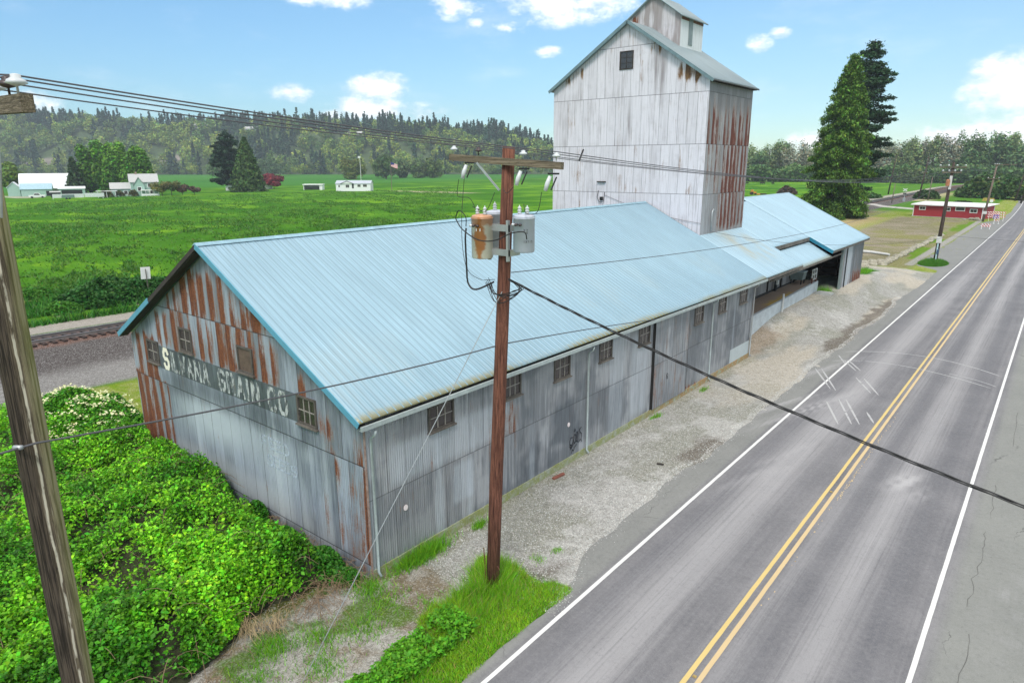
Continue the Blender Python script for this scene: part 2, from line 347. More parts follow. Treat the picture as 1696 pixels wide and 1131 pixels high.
# ------------------------------------------------------------------ ground
def axis(parts):
    out = []
    for a, b, s in parts: out += list(np.arange(a, b, s))
    out.append(parts[-1][1]); return np.array(out)
gx = axis([(-4200, -1400, 140), (-1400, -400, 25), (-400, -120, 5), (-120, -60, 1.2), (-60, -12, .4), (-12, -4, .22), (-4, 5.6, .12), (5.6, 40, 3), (40, 400, 30), (400, 2600, 200)])
gy = axis([(-600, -60, 60), (-60, -15, 4), (-15, -8, .5), (-8, 14, .14), (14, 60, .3), (60, 130, .6), (130, 330, 2), (330, 900, 14), (900, 3800, 140)])
X, Y = np.meshgrid(gx, gy, indexing='ij')
wx = X + (fbm(X*1.3, Y*1.3, 3, 1)-.5)*1.1; wy = Y + (fbm(X*1.3, Y*1.3, 3, 5)-.5)*1.1
nb = fbm(X*.35, Y*.35, 4, 11); nf = fbm(X*2.2, Y*2.2, 4, 21); nl = fbm(X*.02, Y*.02, 4, 31); nm = fbm(X*.09, Y*.09, 4, 41)
F1, F2 = np.array([.045, .155, .010]), np.array([.098, .255, .018])
col = F1 + (F2-F1)*sst(nl*.5+nm*.5, .3, .7)[..., None]
# rows of taller, darker grass and yellower bands across the field west of the track
strk = fbm((X*.35+Y*.94)*.11+3, (X*.94-Y*.35)*.035, 4, 61); strk2 = fbm((X*.35+Y*.94)*.5, (X*.94-Y*.35)*.16, 3, 71)
fw = sst(-X, 50, 58)
col = lerp(col, (.025, .135, .014), fw*sst(strk*.55+strk2*.45, .54, .66)*.75*(1-sst(-X, 250, 420)))
col = lerp(col, (.19, .37, .02), fw*sst(strk2*.4+nm*.6, .52, .66)*.7*(1-sst(-X, 250, 420)))
far_ = sst(-X, 330, 400)*sst(Y+X*.2, -60, -20); col = lerp(col, (.055, .20, .035), far_*.8)
col = lerp(col, (.03, .13, .035), far_*box2(-X*.9+Y*.1, Y*0, 470, 520, -1, 1, 8)*.7)
tc = tcf(Y); u = X-tc; uw = u+(fbm(X*.8, Y*.8, 3, 91)-.5)*1.0
trk = sst(Y, -80, -60)
yel = np.array([.24, .27, .035]); lush = np.array([.06, .20, .015]); tan = np.array([.40, .32, .19])
# west verge of the track: weeds and the yellowish strip
col = lerp(col, (.09, .22, .02), box2(u, Y, -26, -7, -60, 700, 1.5)*.8)
col = lerp(col, yel, box2(uw+1.5*(nb-.5), Y, -23, -17.5, -60, 150, 1.2)*.85)
col = lerp(col, (.36, .33, .22), box2(uw, Y, -14, -8, -60, 190, 1.2)*sst(nb, .5, .62)*.8)
col = lerp(col, (.36, .335, .30), box2(uw, Y, -7.6, -3.0, -80, 700, .5))
ball_e = 12.3 - 5.6*sst(Y, 30, 80)
col = lerp(col, (.235, .23, .225), sst(uw, 4.0, 5.0)*(1-sst(uw, ball_e-.5, ball_e+.5)))
col = lerp(col, (.085, .074, .072), sst(uw, -3.2, -2.4)*(1-sst(uw, 6.0, 9.0)))
col = lerp(col, (.17, .085, .06), box2(uw, Y, -2.0, 2.0, -80, 900, .5)*.8)
east = sst(u, ball_e, ball_e+.6)
# east of the track
eastcol = np.array([.25, .30, .03]) + (np.array([.09, .22, .02])-np.array([.17, .24, .025]))*sst(nb, .4, .65)[..., None]
e2 = np.broadcast_to(eastcol, col.shape).copy()
e2 = lerp(e2, (.34, .31, .07), sst(nb*.6+nf*.4, .5, .62)*.4)
# worn parking lot beyond the building
lot = box2(wx, wy, -13.5-.02*(Y-60), -1.9, 58, 170, 1.0)*(1-sst(Y, 60, 175)*sst(X, -11, -2)*.0)
lotc = np.array([.27, .235, .16])+(np.array([.19, .175, .085])-np.array([.27, .235, .16]))*sst(nb, .35, .65)[..., None]
lotc = lerp(lotc, (.22, .22, .05), sst(nm*.55+nb*.45, .47, .60)*.8*sst(Y, 88, 110))
e2 = e2 + (lotc-e2)*lot[..., None]
e2 = lerp(e2, (.44, .33, .17), box2(wx, wy, -24, -17, 128, 165, 3)*.85)
e2 = lerp(e2, (.42, .36, .22), box2(wx, wy, -29, -21, 250, 330, 4)*.8)
e2 = lerp(e2, (.20, .15, .11), box2(wx, wy, -31, -22, 165, 205, 3)*sst(nb, .3, .5)*.9)
grv = np.array([.375, .375, .355])
gcol = grv + (np.array([.31, .315, .275])-grv)*sst(nb, .42, .62)[..., None]
gcol = lerp(gcol, (.50, .50, .49), sst(nf*.35+fbm(X*.5+4, Y*.22, 4, 101)*.65, .50, .60)*.75)
gcol = lerp(gcol, (.50, .46, .385), sst(fbm(X*.5+4, Y*.16, 4, 103), .44, .60)*.85*sst(Y, 10, 34))
gap = box2(wx*1.0, wy, -2.2, 6, 1.2, 62, .35)*1.0
gap = np.maximum(gap, box2(wx+0*X, wy, -4.0-sst(Y, 60, 80)*6, 6, 58, 78, .8))
gap = np.maximum(gap, box2(X, Y, -6, .4, 46, 64, .3))
e2 = e2 + (gcol-e2)*gap[..., None]
# brown bare earth in front of the dock, along the wall and along the pavement edge
e2 = lerp(e2, (.29, .22, .15), box2(wx, wy, -2.2, .2, 31.2, 37, .5)*.75)
e2 = lerp(e2, (.24, .24, .16), box2(wx, wy, -.4, .55, 2, 31, .2)*.55*sst(nf, .3, .6))
edge = np.where(Y < 3, 4.75, 3.85)
e2 = lerp(e2, (.16, .14, .115), box2(wx, wy, edge-.75, edge+.4, -15, 60, .2)*sst(fbm(X*.2, Y*.13, 3, 111), .47, .58)*.9)
# dirt, pale gravel and weeds at the near corner
cor = box2(wx, wy, -.8, 4.7, -14, 1.6, .35)
cc = np.array([.40, .39, .36])+(np.array([.24, .20, .14])-np.array([.40, .39, .36]))*sst(nf*.5+nb*.5, .44, .58)[..., None]
cc = lerp(cc, (.10, .19, .02), sst(fbm(X*1.1+9, Y*1.1, 4, 131), .52, .60)*.85)
e2 = e2+(cc-e2)*cor[..., None]
vline = 2.75+.10*np.clip(-Y, -2, 6)-.25*sst(Y, 1, 3.4)*2
verge = sst(wx, vline-.25, vline+.25)*(1-sst(Y+wy*0+(nf-.5)*1.2, 2.6, 3.5))*sst(Y, -20, -18)
e2 = lerp(e2, (.085, .20, .018), verge)
vg2 = box2(wx, wy, -1.9, 1.2+0*X, 79, 168, .4); e2 = lerp(e2, (.14, .25, .03), vg2); e2 = lerp(e2, (.22, .19, .07), vg2*sst(fbm(X*.4, Y*.12, 3, 141), .45, .6)*.8)
e2 = lerp(e2, (.33, .325, .30), box2(X, Y, .1, 1.1, 83, 168, .15)*sst(X-.2*(fbm(Y*.2, Y*0, 3, 143)-.5), -.2, .1))
e2 = lerp(e2, (.05, .18, .015), np.exp(-((X-2.75)**2/2.0+(Y-86.5)**2/7))*1.0)
e2 = lerp(e2, (.05, .16, .015), box2(wx, wy, -2.2, -.1, 64, 70, .3))
# bramble understorey soil
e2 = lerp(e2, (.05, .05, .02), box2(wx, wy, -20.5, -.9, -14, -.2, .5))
farE = sst(Y, 180, 200)*(1-sst(X, -3, -1)); e2 = lerp(e2, (.055, .19, .02), farE*.85*(1-box2(wx, wy, -29, -21, 250, 330, 4)))
col = col + (e2-col)*(east*trk)[..., None]
wr = sst(X, 4, 5); col = lerp(col, (.08, .17, .03), wr*sst(Y, 170, 200)*1.0)
# the level-crossing lane
xd = (X+18)*(.659)+(Y-204)*(.752)    # distance along normal of the lane line (-49,232)-(-18,204)
lane = np.exp(-(xd/2.4)**6)*sst(X, -75, -70)*(1-sst(X, -6, 2)); col = lerp(col, (.50, .49, .47), lane)
farm = box2(X, Y, -330, -300, 74, 84, 2)*.7; col = lerp(col, (.45, .42, .36), farm)
mh = box2(X, Y, -240, -190, 205, 216, 3); col = lerp(col, (.45, .38, .25), mh*.8)
Z = ground_h(X, Y)
Z += (.35*(1-sst(np.abs(u), 2.2, 6.5)))*trk                       # the track bed stands a little proud
Z -= .12*(1-sst(X, 3.2, 4.4))*sst(X, -30, -20)*sst(Y, -30, -20)*0
Z += (nf-.5)*.05*sst(5.0-X, 0, 1)*(1-sst(-X, 120, 200))
Z += fw*(strk*.5+strk2*.5-.5)*.9*(1-sst(-X, 300, 420))
Z = np.where(X > 5.1, np.minimum(Z, -.03), Z)
ii = np.arange(len(gx)-1)[:, None]*len(gy)+np.arange(len(gy)-1)[None, :]; ii = ii.ravel()
GF = np.stack([ii, ii+len(gy), ii+len(gy)+1, ii+1], 1)
m, n = mat('ground_surface'); c, _, _, _ = n.attr('col'); _, r_, g_, b_ = n.attr('kind')
p = n.pos(); f1 = n.noise(p, 9, 5, .7); f2 = n.noise(p, 28, 3, .75); f3 = n.noise(p, .7, 5, .6)
vor = n.n('ShaderNodeTexVoronoi', {'Vector': p, 'Scale': 26.0}).outputs
st = n.n('ShaderNodeSeparateColor', {0: vor[1]}).outputs[0]
dkc = n.mix(1.0, c, (.5, .48, .46), 'MULTIPLY'); ltc = n.mix(1.0, c, (1.45, 1.42, 1.38), 'MULTIPLY')
cg = n.mix(n.ss(n.m('ADD', n.m('MULTIPLY', f1, .4), n.m('MULTIPLY', f2, .6)), .33, .67), dkc, ltc)
cg = n.mix(n.m('MULTIPLY', r_, n.m('MULTIPLY', n.ss(st, .55, .95), .32)), cg, n.mix(st, (.58, .58, .58), (.68, .68, .68)))
cg = n.mix(n.m('MULTIPLY', r_, n.m('MULTIPLY', n.ss(st, .0, .25, 1, 0), .3)), cg, (.12, .12, .11))
cg = n.mix(n.m('MULTIPLY', g_, n.m('MULTIPLY', n.ss(f3, .4, .65), .35)), cg, n.mix(1.0, c, (.55, .7, .6), 'MULTIPLY'))
f4 = n.noise(p, 3.2, 4, .75); cg = n.mix(n.m('MULTIPLY', r_, n.m('MULTIPLY', n.ss(f4, .48, .66), .5)), cg, n.mix(1.0, c, (.55, .53, .5), 'MULTIPLY'))
h = n.m('ADD', n.m('MULTIPLY', f1, 1.2), n.m('ADD', f2, n.m('MULTIPLY', f3, 1.5)))
n.out(cg, .95, 0, n.bump(h, .8, .06), .02); GROUND = m
grn = sst(col[..., 1]-col[..., 0], .05, .1)
kind = np.stack([(1-grn)*(np.abs(Y-20) < 300), grn, grn*0], -1)
g = np_mesh('ground', np.stack([X, Y, Z], -1).reshape(-1, 3), GF, GROUND, None, {'col': col.reshape(-1, 3), 'kind': kind.reshape(-1, 3)}, True)
tag(g, kind='structure')

# ------------------------------------------------------------------ road
def bend(y): return -1.3e-4*np.clip(np.asarray(y, float)-150, 0, 400)**2
rx = axis([(3.2, 4.19, .1), (5.0, 14.4, .2), (14.4, 24, .4)]); ry = axis([(-40, -12, 2), (-12, 60, .16), (60, 120, .5), (120, 400, 2.5)])
RX, RY = np.meshgrid(rx, ry, indexing='ij')
eg = np.where(RY < 3, 4.7+.0*RY, 3.8+.0*RY); eg = 4.75-(4.75-3.85)*sst(RY, 2.5, 6) - 3.2*sst(RY, 80, 84)*(1-sst(RY, 160, 175))
eg = eg+(fbm(RY*.7, RX*0, 4, 201)-.5)*.5 + (fbm(RY*.12, RX*0+3, 3, 207)-.5)*.7
eg = np.minimum(eg, 4.95)
PX = np.where(RX < 4.3, eg+(RX-3.2)*(5.0-eg), RX)
m, n = mat('asphalt'); p = n.pos(); x, y, z = n.sep(p); _, r_, g_, b_ = n.attr('mask')
gr = n.noise(p, 60, 2, .8); gr2 = n.noise(p, 22, 3, .7); ln = n.noise(n.comb(n.m('MULTIPLY', x, 3.0), n.m('MULTIPLY', y, .07)), 1, 6, .6); ln2 = n.noise(n.comb(n.m('MULTIPLY', x, 14.0), n.m('MULTIPLY', y, .12)), 1, 4, .6)
bl = n.noise(p, .35, 6, .62)
c = n.mix(n.ss(n.m('ADD', n.m('MULTIPLY', ln, .6), n.m('MULTIPLY', bl, .4)), .35, .65), (.125, .123, .132), (.225, .218, .224))
c = n.mix(b_, c, n.mix(bl, (.165, .170, .158), (.27, .272, .25)))
c = n.mix(n.m('MULTIPLY', g_, n.ss(ln, .25, .6)), c, (.080, .082, .097))
c = n.mix(n.m('MULTIPLY', r_, n.ss(n.m('ADD', ln2, n.m('MULTIPLY', r_, .3)), .30, .7)), c, (.40, .39, .395))
g3 = n.noise(p, 7, 5, .75); c = n.mix(n.m('MULTIPLY', n.ss(g3, .45, .7), .22), c, (.30, .30, .30)); c = n.mix(n.m('MULTIPLY', n.ss(g3, .3, .48, 1, 0), .25), c, (.07, .07, .08))
c = n.mix(n.m('MULTIPLY', n.ss(gr, .5, .75), .35), c, (.40, .40, .40)); c = n.mix(n.m('MULTIPLY', n.ss(gr, .25, .45, 1, 0), .4), c, (.06, .06, .07))
c = n.mix(n.m('MULTIPLY', n.ss(gr2, .66, .72), .25), c, (.07, .07, .08))
ck = n.n('ShaderNodeTexVoronoi', {'Vector': n.comb(n.m('ADD', x, n.m('MULTIPLY', n.noise(p, 1.5, 4), .7)), n.m('MULTIPLY', y, .35), 0), 'Scale': .55}, feature='DISTANCE_TO_EDGE').outputs[0]
c = n.mix(n.m('MULTIPLY', n.m('MULTIPLY', n.ss(ck, .0, .006, 1, 0), n.ss(bl, .5, .62)), n.m('MULTIPLY', b_, .8)), c, (.05, .05, .05))
n.out(c, .82, 0, n.bump(n.m('ADD', gr, gr2), .35, .01), .35); ASPH = m
def lineblob(x, y, pts, wd, seed):           # soft stroke along a polyline
    best = np.full(x.shape, 1e9)
    for (a, b), (c_, d) in zip(pts[:-1], pts[1:]):
        L2 = (c_-a)**2+(d-b)**2; t = np.clip(((x-a)*(c_-a)+(y-b)*(d-b))/L2, 0, 1)
        best = np.minimum(best, np.hypot(x-(a+t*(c_-a)), y-(b+t*(d-b))))
    return np.exp(-(best/wd)**2)*sst(fbm(x*3, y*1.2, 3, seed), .25, .55)
dust = .62*np.exp(-((PX-7.15)/.72)**2)*(1-sst(RY, 60, 110)) + .55*np.exp(-((PX-11.2)/.55)**2) + .35*np.exp(-((PX-9.75)/.25)**2) + .12*np.exp(-((PX-6.2)/.4)**2)
for cx_, cy_, a_, b_, s_ in [(5.6, 22.5, .4, 4.0, .7), (4.8, 23.5, .35, 3.0, .7), (4.6, 31, .35, 4, .6), (6.2, 14, .5, 5, .3), (11.2, 17.2, .5, 1.0, .6), (11.9, 16.3, .3, .8, .4), (15.6, 10.5, .3, 2.4, .5), (15.2, 12.2, .15, 2.2, .4)]:
    sl = (PX-cx_)-.30*(RY-cy_)
    dust += s_*np.exp(-(sl/a_)**2-((RY-cy_)/b_)**2)*sst(vn(sl*6+cx_*9, RY*.3, 300), .2, .7)
dark = .55*(np.exp(-((PX-6.1)/.5)**2)+np.exp(-((PX-10.25)/.55)**2)+1.0*np.exp(-((PX-12.25)/.5)**2))+.3*np.exp(-((PX-8.2)/.4)**2)
old = sst(PX, 13.45, 13.75)*1.0 + (1-sst(PX, 5.0, 5.3))*.8
mask = np.clip(np.stack([dust, dark, old], -1), 0, 1)
RZ = .012+.0*RX+np.where(RX < 3.35, -.03, 0)
ii = (np.arange(len(rx)-1)[:, None]*len(ry)+np.arange(len(ry)-1)[None, :]).ravel()
tag(np_mesh('road', np.stack([PX+bend(RY), RY, RZ], -1).reshape(-1, 3), np.stack([ii, ii+len(ry), ii+len(ry)+1, ii+1], 1), ASPH, None, {'mask': mask.reshape(-1, 3)}), kind='structure')
def paintmat(name, colr, wear=.35):
    m, n = mat(name); p = n.pos(); a = n.noise(p, 14, 5, .7); b = n.noise(p, 1.2, 4, .6)
    f = n.ss(n.m('ADD', n.m('MULTIPLY', a, .7), n.m('MULTIPLY', b, .5)), .62+.25*(1-wear), .80+.25*(1-wear))
    n.out(n.mix(f, n.mix(b, tuple(q*.85 for q in colr), colr), (.26, .25, .25)), .7, 0, None, .3); return m
WL = paintmat('white_road_paint', (.74, .74, .72), .35); YL = paintmat('yellow_road_paint', (.66, .50, .20), .5); YL2 = paintmat('faded_yellow_road_paint', (.62, .47, .26), .62)
def strip(name, x, wd, m, y0=-40, y1=400, jag=.012):
    ys = axis([(y0, 60, .25), (60, y1, 3)]); xs0 = x-wd/2+(fbm(ys*3, ys*0, 3, int(x*10))-.5)*jag+bend(ys); xs1 = x+wd/2+(fbm(ys*3, ys*0+5, 3, int(x*10))-.5)*jag+bend(ys)
    V = np.concatenate([np.stack([xs0, ys, ys*0+.017], 1), np.stack([xs1, ys, ys*0+.017], 1)]); k = len(ys); i = np.arange(k-1)
    return tag(np_mesh(name, V, np.stack([i, i+k, i+k+1, i+1], 1), m), kind='structure')
strip('road_edge_line', 5.34, .12, WL); strip('road_edge_line', 13.28, .12, WL)
strip('road_centre_line', 9.06, .12, YL); strip('road_centre_line', 9.34, .12, YL2)
# chipped remains of an older yellow line beside the pair, and raised markers
mb = MB()
for k in range(130):
    yy = random.choice([random.uniform(13, 24), random.uniform(6, 26), random.uniform(14, 19)]); xx = 9.56+random.gauss(0, .03); s_ = random.uniform(.012, .035)
    mb.add([(xx+s_*random.uniform(.4, 1)*math.cos(t), yy+2.2*s_*random.uniform(.4, 1)*math.sin(t), .0165) for t in (0, 1.2, 2.3, 3.4, 4.6, 5.5)], [(0, 1, 2, 3, 4, 5)])
tag(mb.build('old_paint_flakes', YL2), kind='structure')
MARK = simple('road_marker_plastic', (.42, .30, .10), .5, 0, .3)
for k, yy in enumerate((2.3, 14.5, 27.0, 39.2, 51.5)):
    mb = MB(); mb.prism([(9.15, yy-.05, .018), (9.25, yy-.05, .018), (9.25, yy+.05, .018), (9.15, yy+.05, .018)], (0, 0, .006)); mb.prism([(9.165, yy-.035, .024), (9.235, yy-.035, .024), (9.235, yy+.035, .024), (9.165, yy+.035, .024)], (0, 0, .012))
    o = mb.build('road_marker', MARK); tag(o, ORD[k]+' small raised road marker from the bottom between the two yellow centre lines', 'road marker', 'raised markers between the yellow lines')
# pale curved tyre arcs crossing both lanes
m, n = mat('tyre_arc_dust'); p = n.pos(); n.out((.50, .50, .50), .85, 0, None, .3, n.m('MULTIPLY', n.ss(n.noise(p, 2.2, 5, .7), .26, .46), .85)); ARC = m
def arc(pts, wd, zz=.0215):
    V = []; F = []; 
    P = [Vector((a, b, zz)) for a, b in pts]
    for i, q in enumerate(P):
        d = (P[min(i+1, len(P)-1)]-P[max(i-1, 0)]).normalized(); s_ = Vector((-d.y, d.x, 0))*wd/2*(.4 if i in (0, len(P)-1) else 1); V += [q-s_, q+s_]
    mb = MB(); mb.add(V, [(2*i, 2*i+2, 2*i+3, 2*i+1) for i in range(len(P)-1)]); tag(mb.build('tyre_marks', ARC), kind='structure')
def bez(a, b, c_, k=24): return [((1-t)**2*a[0]+2*t*(1-t)*b[0]+t*t*c_[0], (1-t)**2*a[1]+2*t*(1-t)*b[1]+t*t*c_[1]) for t in [i/k for i in range(k+1)]]
arc(bez((4.6, 36.0), (8.6, 40.0), (13.1, 35.8)), .10); arc(bez((4.5, 33.2), (7.4, 36.4), (12.8, 32.9)), .09)
for a, b in (((4.45, 34.9), (5.3, 33.0)), ((5.0, 33.9), (6.2, 31.8)), ((5.25, 34.0), (6.4, 32.0)), ((4.1, 30.9), (5.9, 27.3)), ((4.45, 31.0), (6.2, 27.2)), ((6.5, 30.4), (7.8, 27.9)), ((6.9, 30.5), (8.2, 27.8)), ((6.7, 25.8), (8.1, 22.4)), ((7.0, 26.0), (8.4, 22.6)), ((6.3, 25.0), (7.6, 22.0)), ((8.3, 24.6), (8.9, 23.2))): arc([(a[0]+(b[0]-a[0])*t_, a[1]+(b[1]-a[1])*t_) for t_ in (0, .25, .5, .75, 1)], .10)
# long settlement cracks in the old shoulder
def crack(pts):
    mb = MB(); P_ = []
    for (a, b), (c_, d) in zip(pts[:-1], pts[1:]):
        for q in range(8): t_ = q/8; P_.append((a+(c_-a)*t_+random.gauss(0, .025), b+(d-b)*t_))
    V = []
    for i_, (a, b) in enumerate(P_): w_ = random.uniform(.002, .012); V += [(a-w_, b, .0165), (a+w_, b, .0165)]
    mb.add(V, [(2*i_, 2*i_+1, 2*i_+3, 2*i_+2) for i_ in range(len(P_)-1)]); tag(mb.build('pavement_crack', BLACKM), kind='structure')
BLACKM = simple('dark_crack_line', (.13, .13, .12), .95)  # dark grey tone of the crack strips
crack([(14.25, 3.0), (14.2, 6.1), (14.25, 8.6)]); crack([(14.05, 9.6), (14.1, 12.9), (14.02, 15.0)]); crack([(14.1, 15.9), (14.0, 19.5)]); crack([(14.3, 24), (14.15, 30)]); crack([(14.05, 12.9), (14.6, 13.1), (15.3, 12.8)])
arc(bez((10.6, 34.6), (12, 34.4), (13.0, 33.4)), .07)

# ------------------------------------------------------------------ railway
rt = thing('railway_track', 'single railway track on dark ballast behind the warehouse', 'railway track', (0, 0, .42))
for s_ in (-.75, .75):
    mb = MB(); ys = [-80, 0, 60, 140, 200, 300, 410, 540]
    for a, b in zip(ys[:-1], ys[1:]):
        pa = (float(tcf(a))+s_, a, .24); pb = (float(tcf(b))+s_, b, .24)
        mb.bar(pa, pb, .10, .06); mb.bar((pa[0], pa[1], .14), (pb[0], pb[1], .14), .04, .14); mb.bar((pa[0], pa[1], .075), (pb[0], pb[1], .075), .15, .025)
    mb.build('rail', STEEL, rt)
mb = MB()
for k in range(int(400/.6)):
    y = -60+k*.6; x = float(tcf(y)); mb.box(x-1.35, x+1.35, y-.12, y+.12, -.05+random.uniform(-.01, .01), .06)
o = mb.build('railway_sleepers', CREOS, rt); tag(o, kind='stuff')

# ------------------------------------------------------------------ grids with masks for walls
def wallgrid(name, axis_, fixed, u0, u1, zb, ztop, m, parent, maskf, nu=260, nz=90, flip=False):
    us = np.linspace(u0, u1, nu); t = np.linspace(0, 1, nz); U, T = np.meshgrid(us, t, indexing='ij')
    top = ztop(U) if callable(ztop) else ztop; bot = zb(U) if callable(zb) else zb
    ZZ = bot+(top-bot)*T
    if axis_ == 'X': V = np.stack([U, U*0+fixed, ZZ], -1)
    else: V = np.stack([U*0+fixed, U, ZZ], -1)
    i = (np.arange(nu-1)[:, None]*nz+np.arange(nz-1)[None, :]).ravel(); F = np.stack([i, i+nz, i+nz+1, i+1], 1)
    if flip: F = F[:, ::-1]
    mk = np.clip(np.stack(maskf(U, ZZ), -1), 0, 1)
    return np_mesh(name, V.reshape(-1, 3), F, m, parent, {'mask': mk.reshape(-1, 3)})
def bl(U, Zz, cu, cz, wu, wz, s=1.0): return s*np.exp(-((U-cu)/wu)**2-((Zz-cz)/wz)**2)
def window(parent, o, ax, w_, h_, cols, rows, out, mframe=None, mglass=None, sill=True, name='window', fw_=.07, pr=.05, brk=False, label=None):
    """o = lower left corner on the wall, ax 'X'/'Y', out = +-1 outward along the other axis"""
    A = Vector((1, 0, 0)) if ax == 'X' else Vector((0, 1, 0)); O = Vector((0, out, 0)) if ax == 'X' else Vector((out, 0, 0)); Zv = Vector((0, 0, 1)); o = Vector(o)
    mb = MB(); c = o+O*pr/2
    def q(a0, a1, z0, z1, d0, d1, B):
        P = [o+A*a+Zv*zz+O*d for d in (d0, d1) for (a, zz) in ((a0, z0), (a1, z0), (a1, z1), (a0, z1))]
        B.add(P, [(3, 2, 1, 0), (4, 5, 6, 7), (0, 1, 5, 4), (1, 2, 6, 5), (2, 3, 7, 6), (3, 0, 4, 7)])
    q(-fw_, 0, -fw_, h_+fw_, -.01, pr, mb); q(w_, w_+fw_, -fw_, h_+fw_, -.01, pr, mb); q(0, w_, h_, h_+fw_, -.01, pr, mb); q(0, w_, -fw_, 0, -.01, pr, mb)
    f = mb.build(name, mframe or WOODF, parent)
    if cols*rows > 1:
        mu = MB()
        for k in range(1, cols): q(w_*k/cols-.016, w_*k/cols+.016, 0, h_, .008, pr*.6, mu)
        for k in range(1, rows): q(0, w_, h_*k/rows-.016, h_*k/rows+.016, .008, pr*.55, mu)
        mu.build('glazing_bars', MUNT if mframe is None or mframe == WOODG else mframe, f)
    if label: f['label'] = label
    g_ = MB(); q(0, w_, 0, h_, -.01, .012, g_); g_.build('pane', mglass or GLASS, f)
    if sill:
        s_ = MB(); q(-fw_-.05, w_+fw_+.05, -fw_-.05, -fw_, -.01, pr+.06, s_); s_.build('sill', WHITEP if sill == 'w' else WOODG, f)
    return f

# ------------------------------------------------------------------ the warehouse
WD, LN, HE, AX, HR, SL = 15.2, 30.8, 5.03, -8.6, 9.36, .5037
AXF, ZRF, ZEF = -7.78, 9.54, 5.20                    # the ridge runs slightly out of square: its near end
def ztopA(U): return np.where(U > AXF, 5.16+(ZRF-.15-5.16)*U/AXF, 5.24+(ZRF-.15-5.24)*(U+WD)/(AXF+WD))
def ztopE(U): return np.where(U > AX, HE+SL*(-U), HE+(HR-HE)*(U+WD)/(AX+WD))
wh = thing('warehouse', 'long weathered corrugated metal warehouse with pale blue gabled roof and faded painted lettering', 'warehouse')
def gable_mask(U, Z_):
    nz_ = fbm(U*1.5, Z_*.8, 4, 401)
    r = .95*box2(U, Z_, -15.4, -12.3, -1, 3.7, .25)+.75*box2(U, Z_, -15.0, -12.9, 3.5, 5.5, .3)
    r += .66*box2(U, Z_, -13, -3.9, 5.1, 6.7, .3)+.54*box2(U, Z_, -11.5, -4.6, 6.75, 8.6, .3)
    for a, b, c_, d, s in [(-14.0, 4.6, .5, 1.0, .5), (-11.4, 6.0, .7, .8, .45), (-9.3, 7.8, 1.0, .7, .4), (-7.9, 7.6, .8, .9, .35), (-8.1, 5.8, .7, .7, .3), (-7.2, 5.6, .5, .6, .3), (-5.3, 7.2, .5, .35, .5), (-6.6, 6.8, .6, .5, .3), (-3.2, 5.3, .5, .5, .6), (-1.9, 4.4, .35, .5, .65),
                          (-1.6, 3.3, .25, .4, .6), (-.25, 2.2, .28, 2.4, 1.0), (-1.0, 2.8, .4, .5, .5), (-2.0, 1.4, .9, 1.4, .45), (-.7, 1.2, .5, 1.5, .3)]: r = r+bl(U, Z_, a, b, c_, d, s)
    r = np.minimum(r, .9)*(.60+.6*fbm(U*2.9, Z_*.5, 2, 407))
    r = r*(1-box2(U, Z_, -12.0, -3.2, .3, 4.1, .3)*.95)
    gg = .15+.75*bl(U, Z_, -8.6, 2.9, 2.2, .7)+.25*box2(U, Z_, -12, -4, .5, 3.4, .3)+.35*bl(U, Z_, -4.6, 2.2, 1.0, 1.3)+.35*bl(U, Z_, -2.9, 3.2, .4, .3)+.3*box2(U, Z_, -12.3, -4, .4, 1.4, .3)
    gg += .5*sst(vn(U*1.47+3, Z_*.12, 411), .72, .9)*box2(U, Z_, -12, -1.5, .3, 4.2, .4)
    d = .2+.35*(1-sst(Z_, .1, .7))+.45*box2(U, Z_, -13, -2.4, 3.3, 4.3, .4)+.25*sst(nz_, .4, .7)
    return r, gg, d
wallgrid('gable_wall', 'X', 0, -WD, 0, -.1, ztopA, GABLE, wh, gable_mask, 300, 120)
def side_mask(U, Z_):
    nz_ = fbm(U*.5, Z_*.5, 4, 421)
    r = .25*sst(nz_, .55, .8)+bl(U, Z_, 20.8, .2, 3.6, .3, .9)+bl(U, Z_, 30, .15, 1, .2, .3)
    gg = .15+.6*box2(U, Z_, .8, 6.4, 2.7, 4.0, .2)*.6+.4*box2(U, Z_, 3.5, 4.5, 1.0, 2.4, .15)+.3*sst(vn(U*1.4, Z_*.1, 431), .75, .9)+.35*box2(U, Z_, 11.9, 17, .5, 4.5, .3)*sst(vn(U*1.39+2, Z_*.06, 441), .55, .8)
    d = .25+.5*sst(nz_, .42, .6)+.3*box2(U, Z_, 24.4, 30.9, .8, 5, .2)+.4*box2(U, Z_, 7.6, 11.2, .4, 4.4, .3)*sst(fbm(U*.8, Z_*.8, 3, 451), .4, .6)-.35*box2(U, Z_, 0.3, 7, .6, 4.6, .3)
    return r, gg, d
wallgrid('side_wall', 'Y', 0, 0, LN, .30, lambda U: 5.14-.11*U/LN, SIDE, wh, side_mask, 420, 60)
wallgrid('rear_side_wall', 'Y', -WD, 0, LN, -.1, HE, SIDE, wh, side_mask, 60, 12, True)
wallgrid('end_wall', 'X', LN, -WD, 0, -.1, ztopE, GABLE, wh, lambda U, Z_: (U*0, U*0+.2, U*0+.5), 40, 20, True)
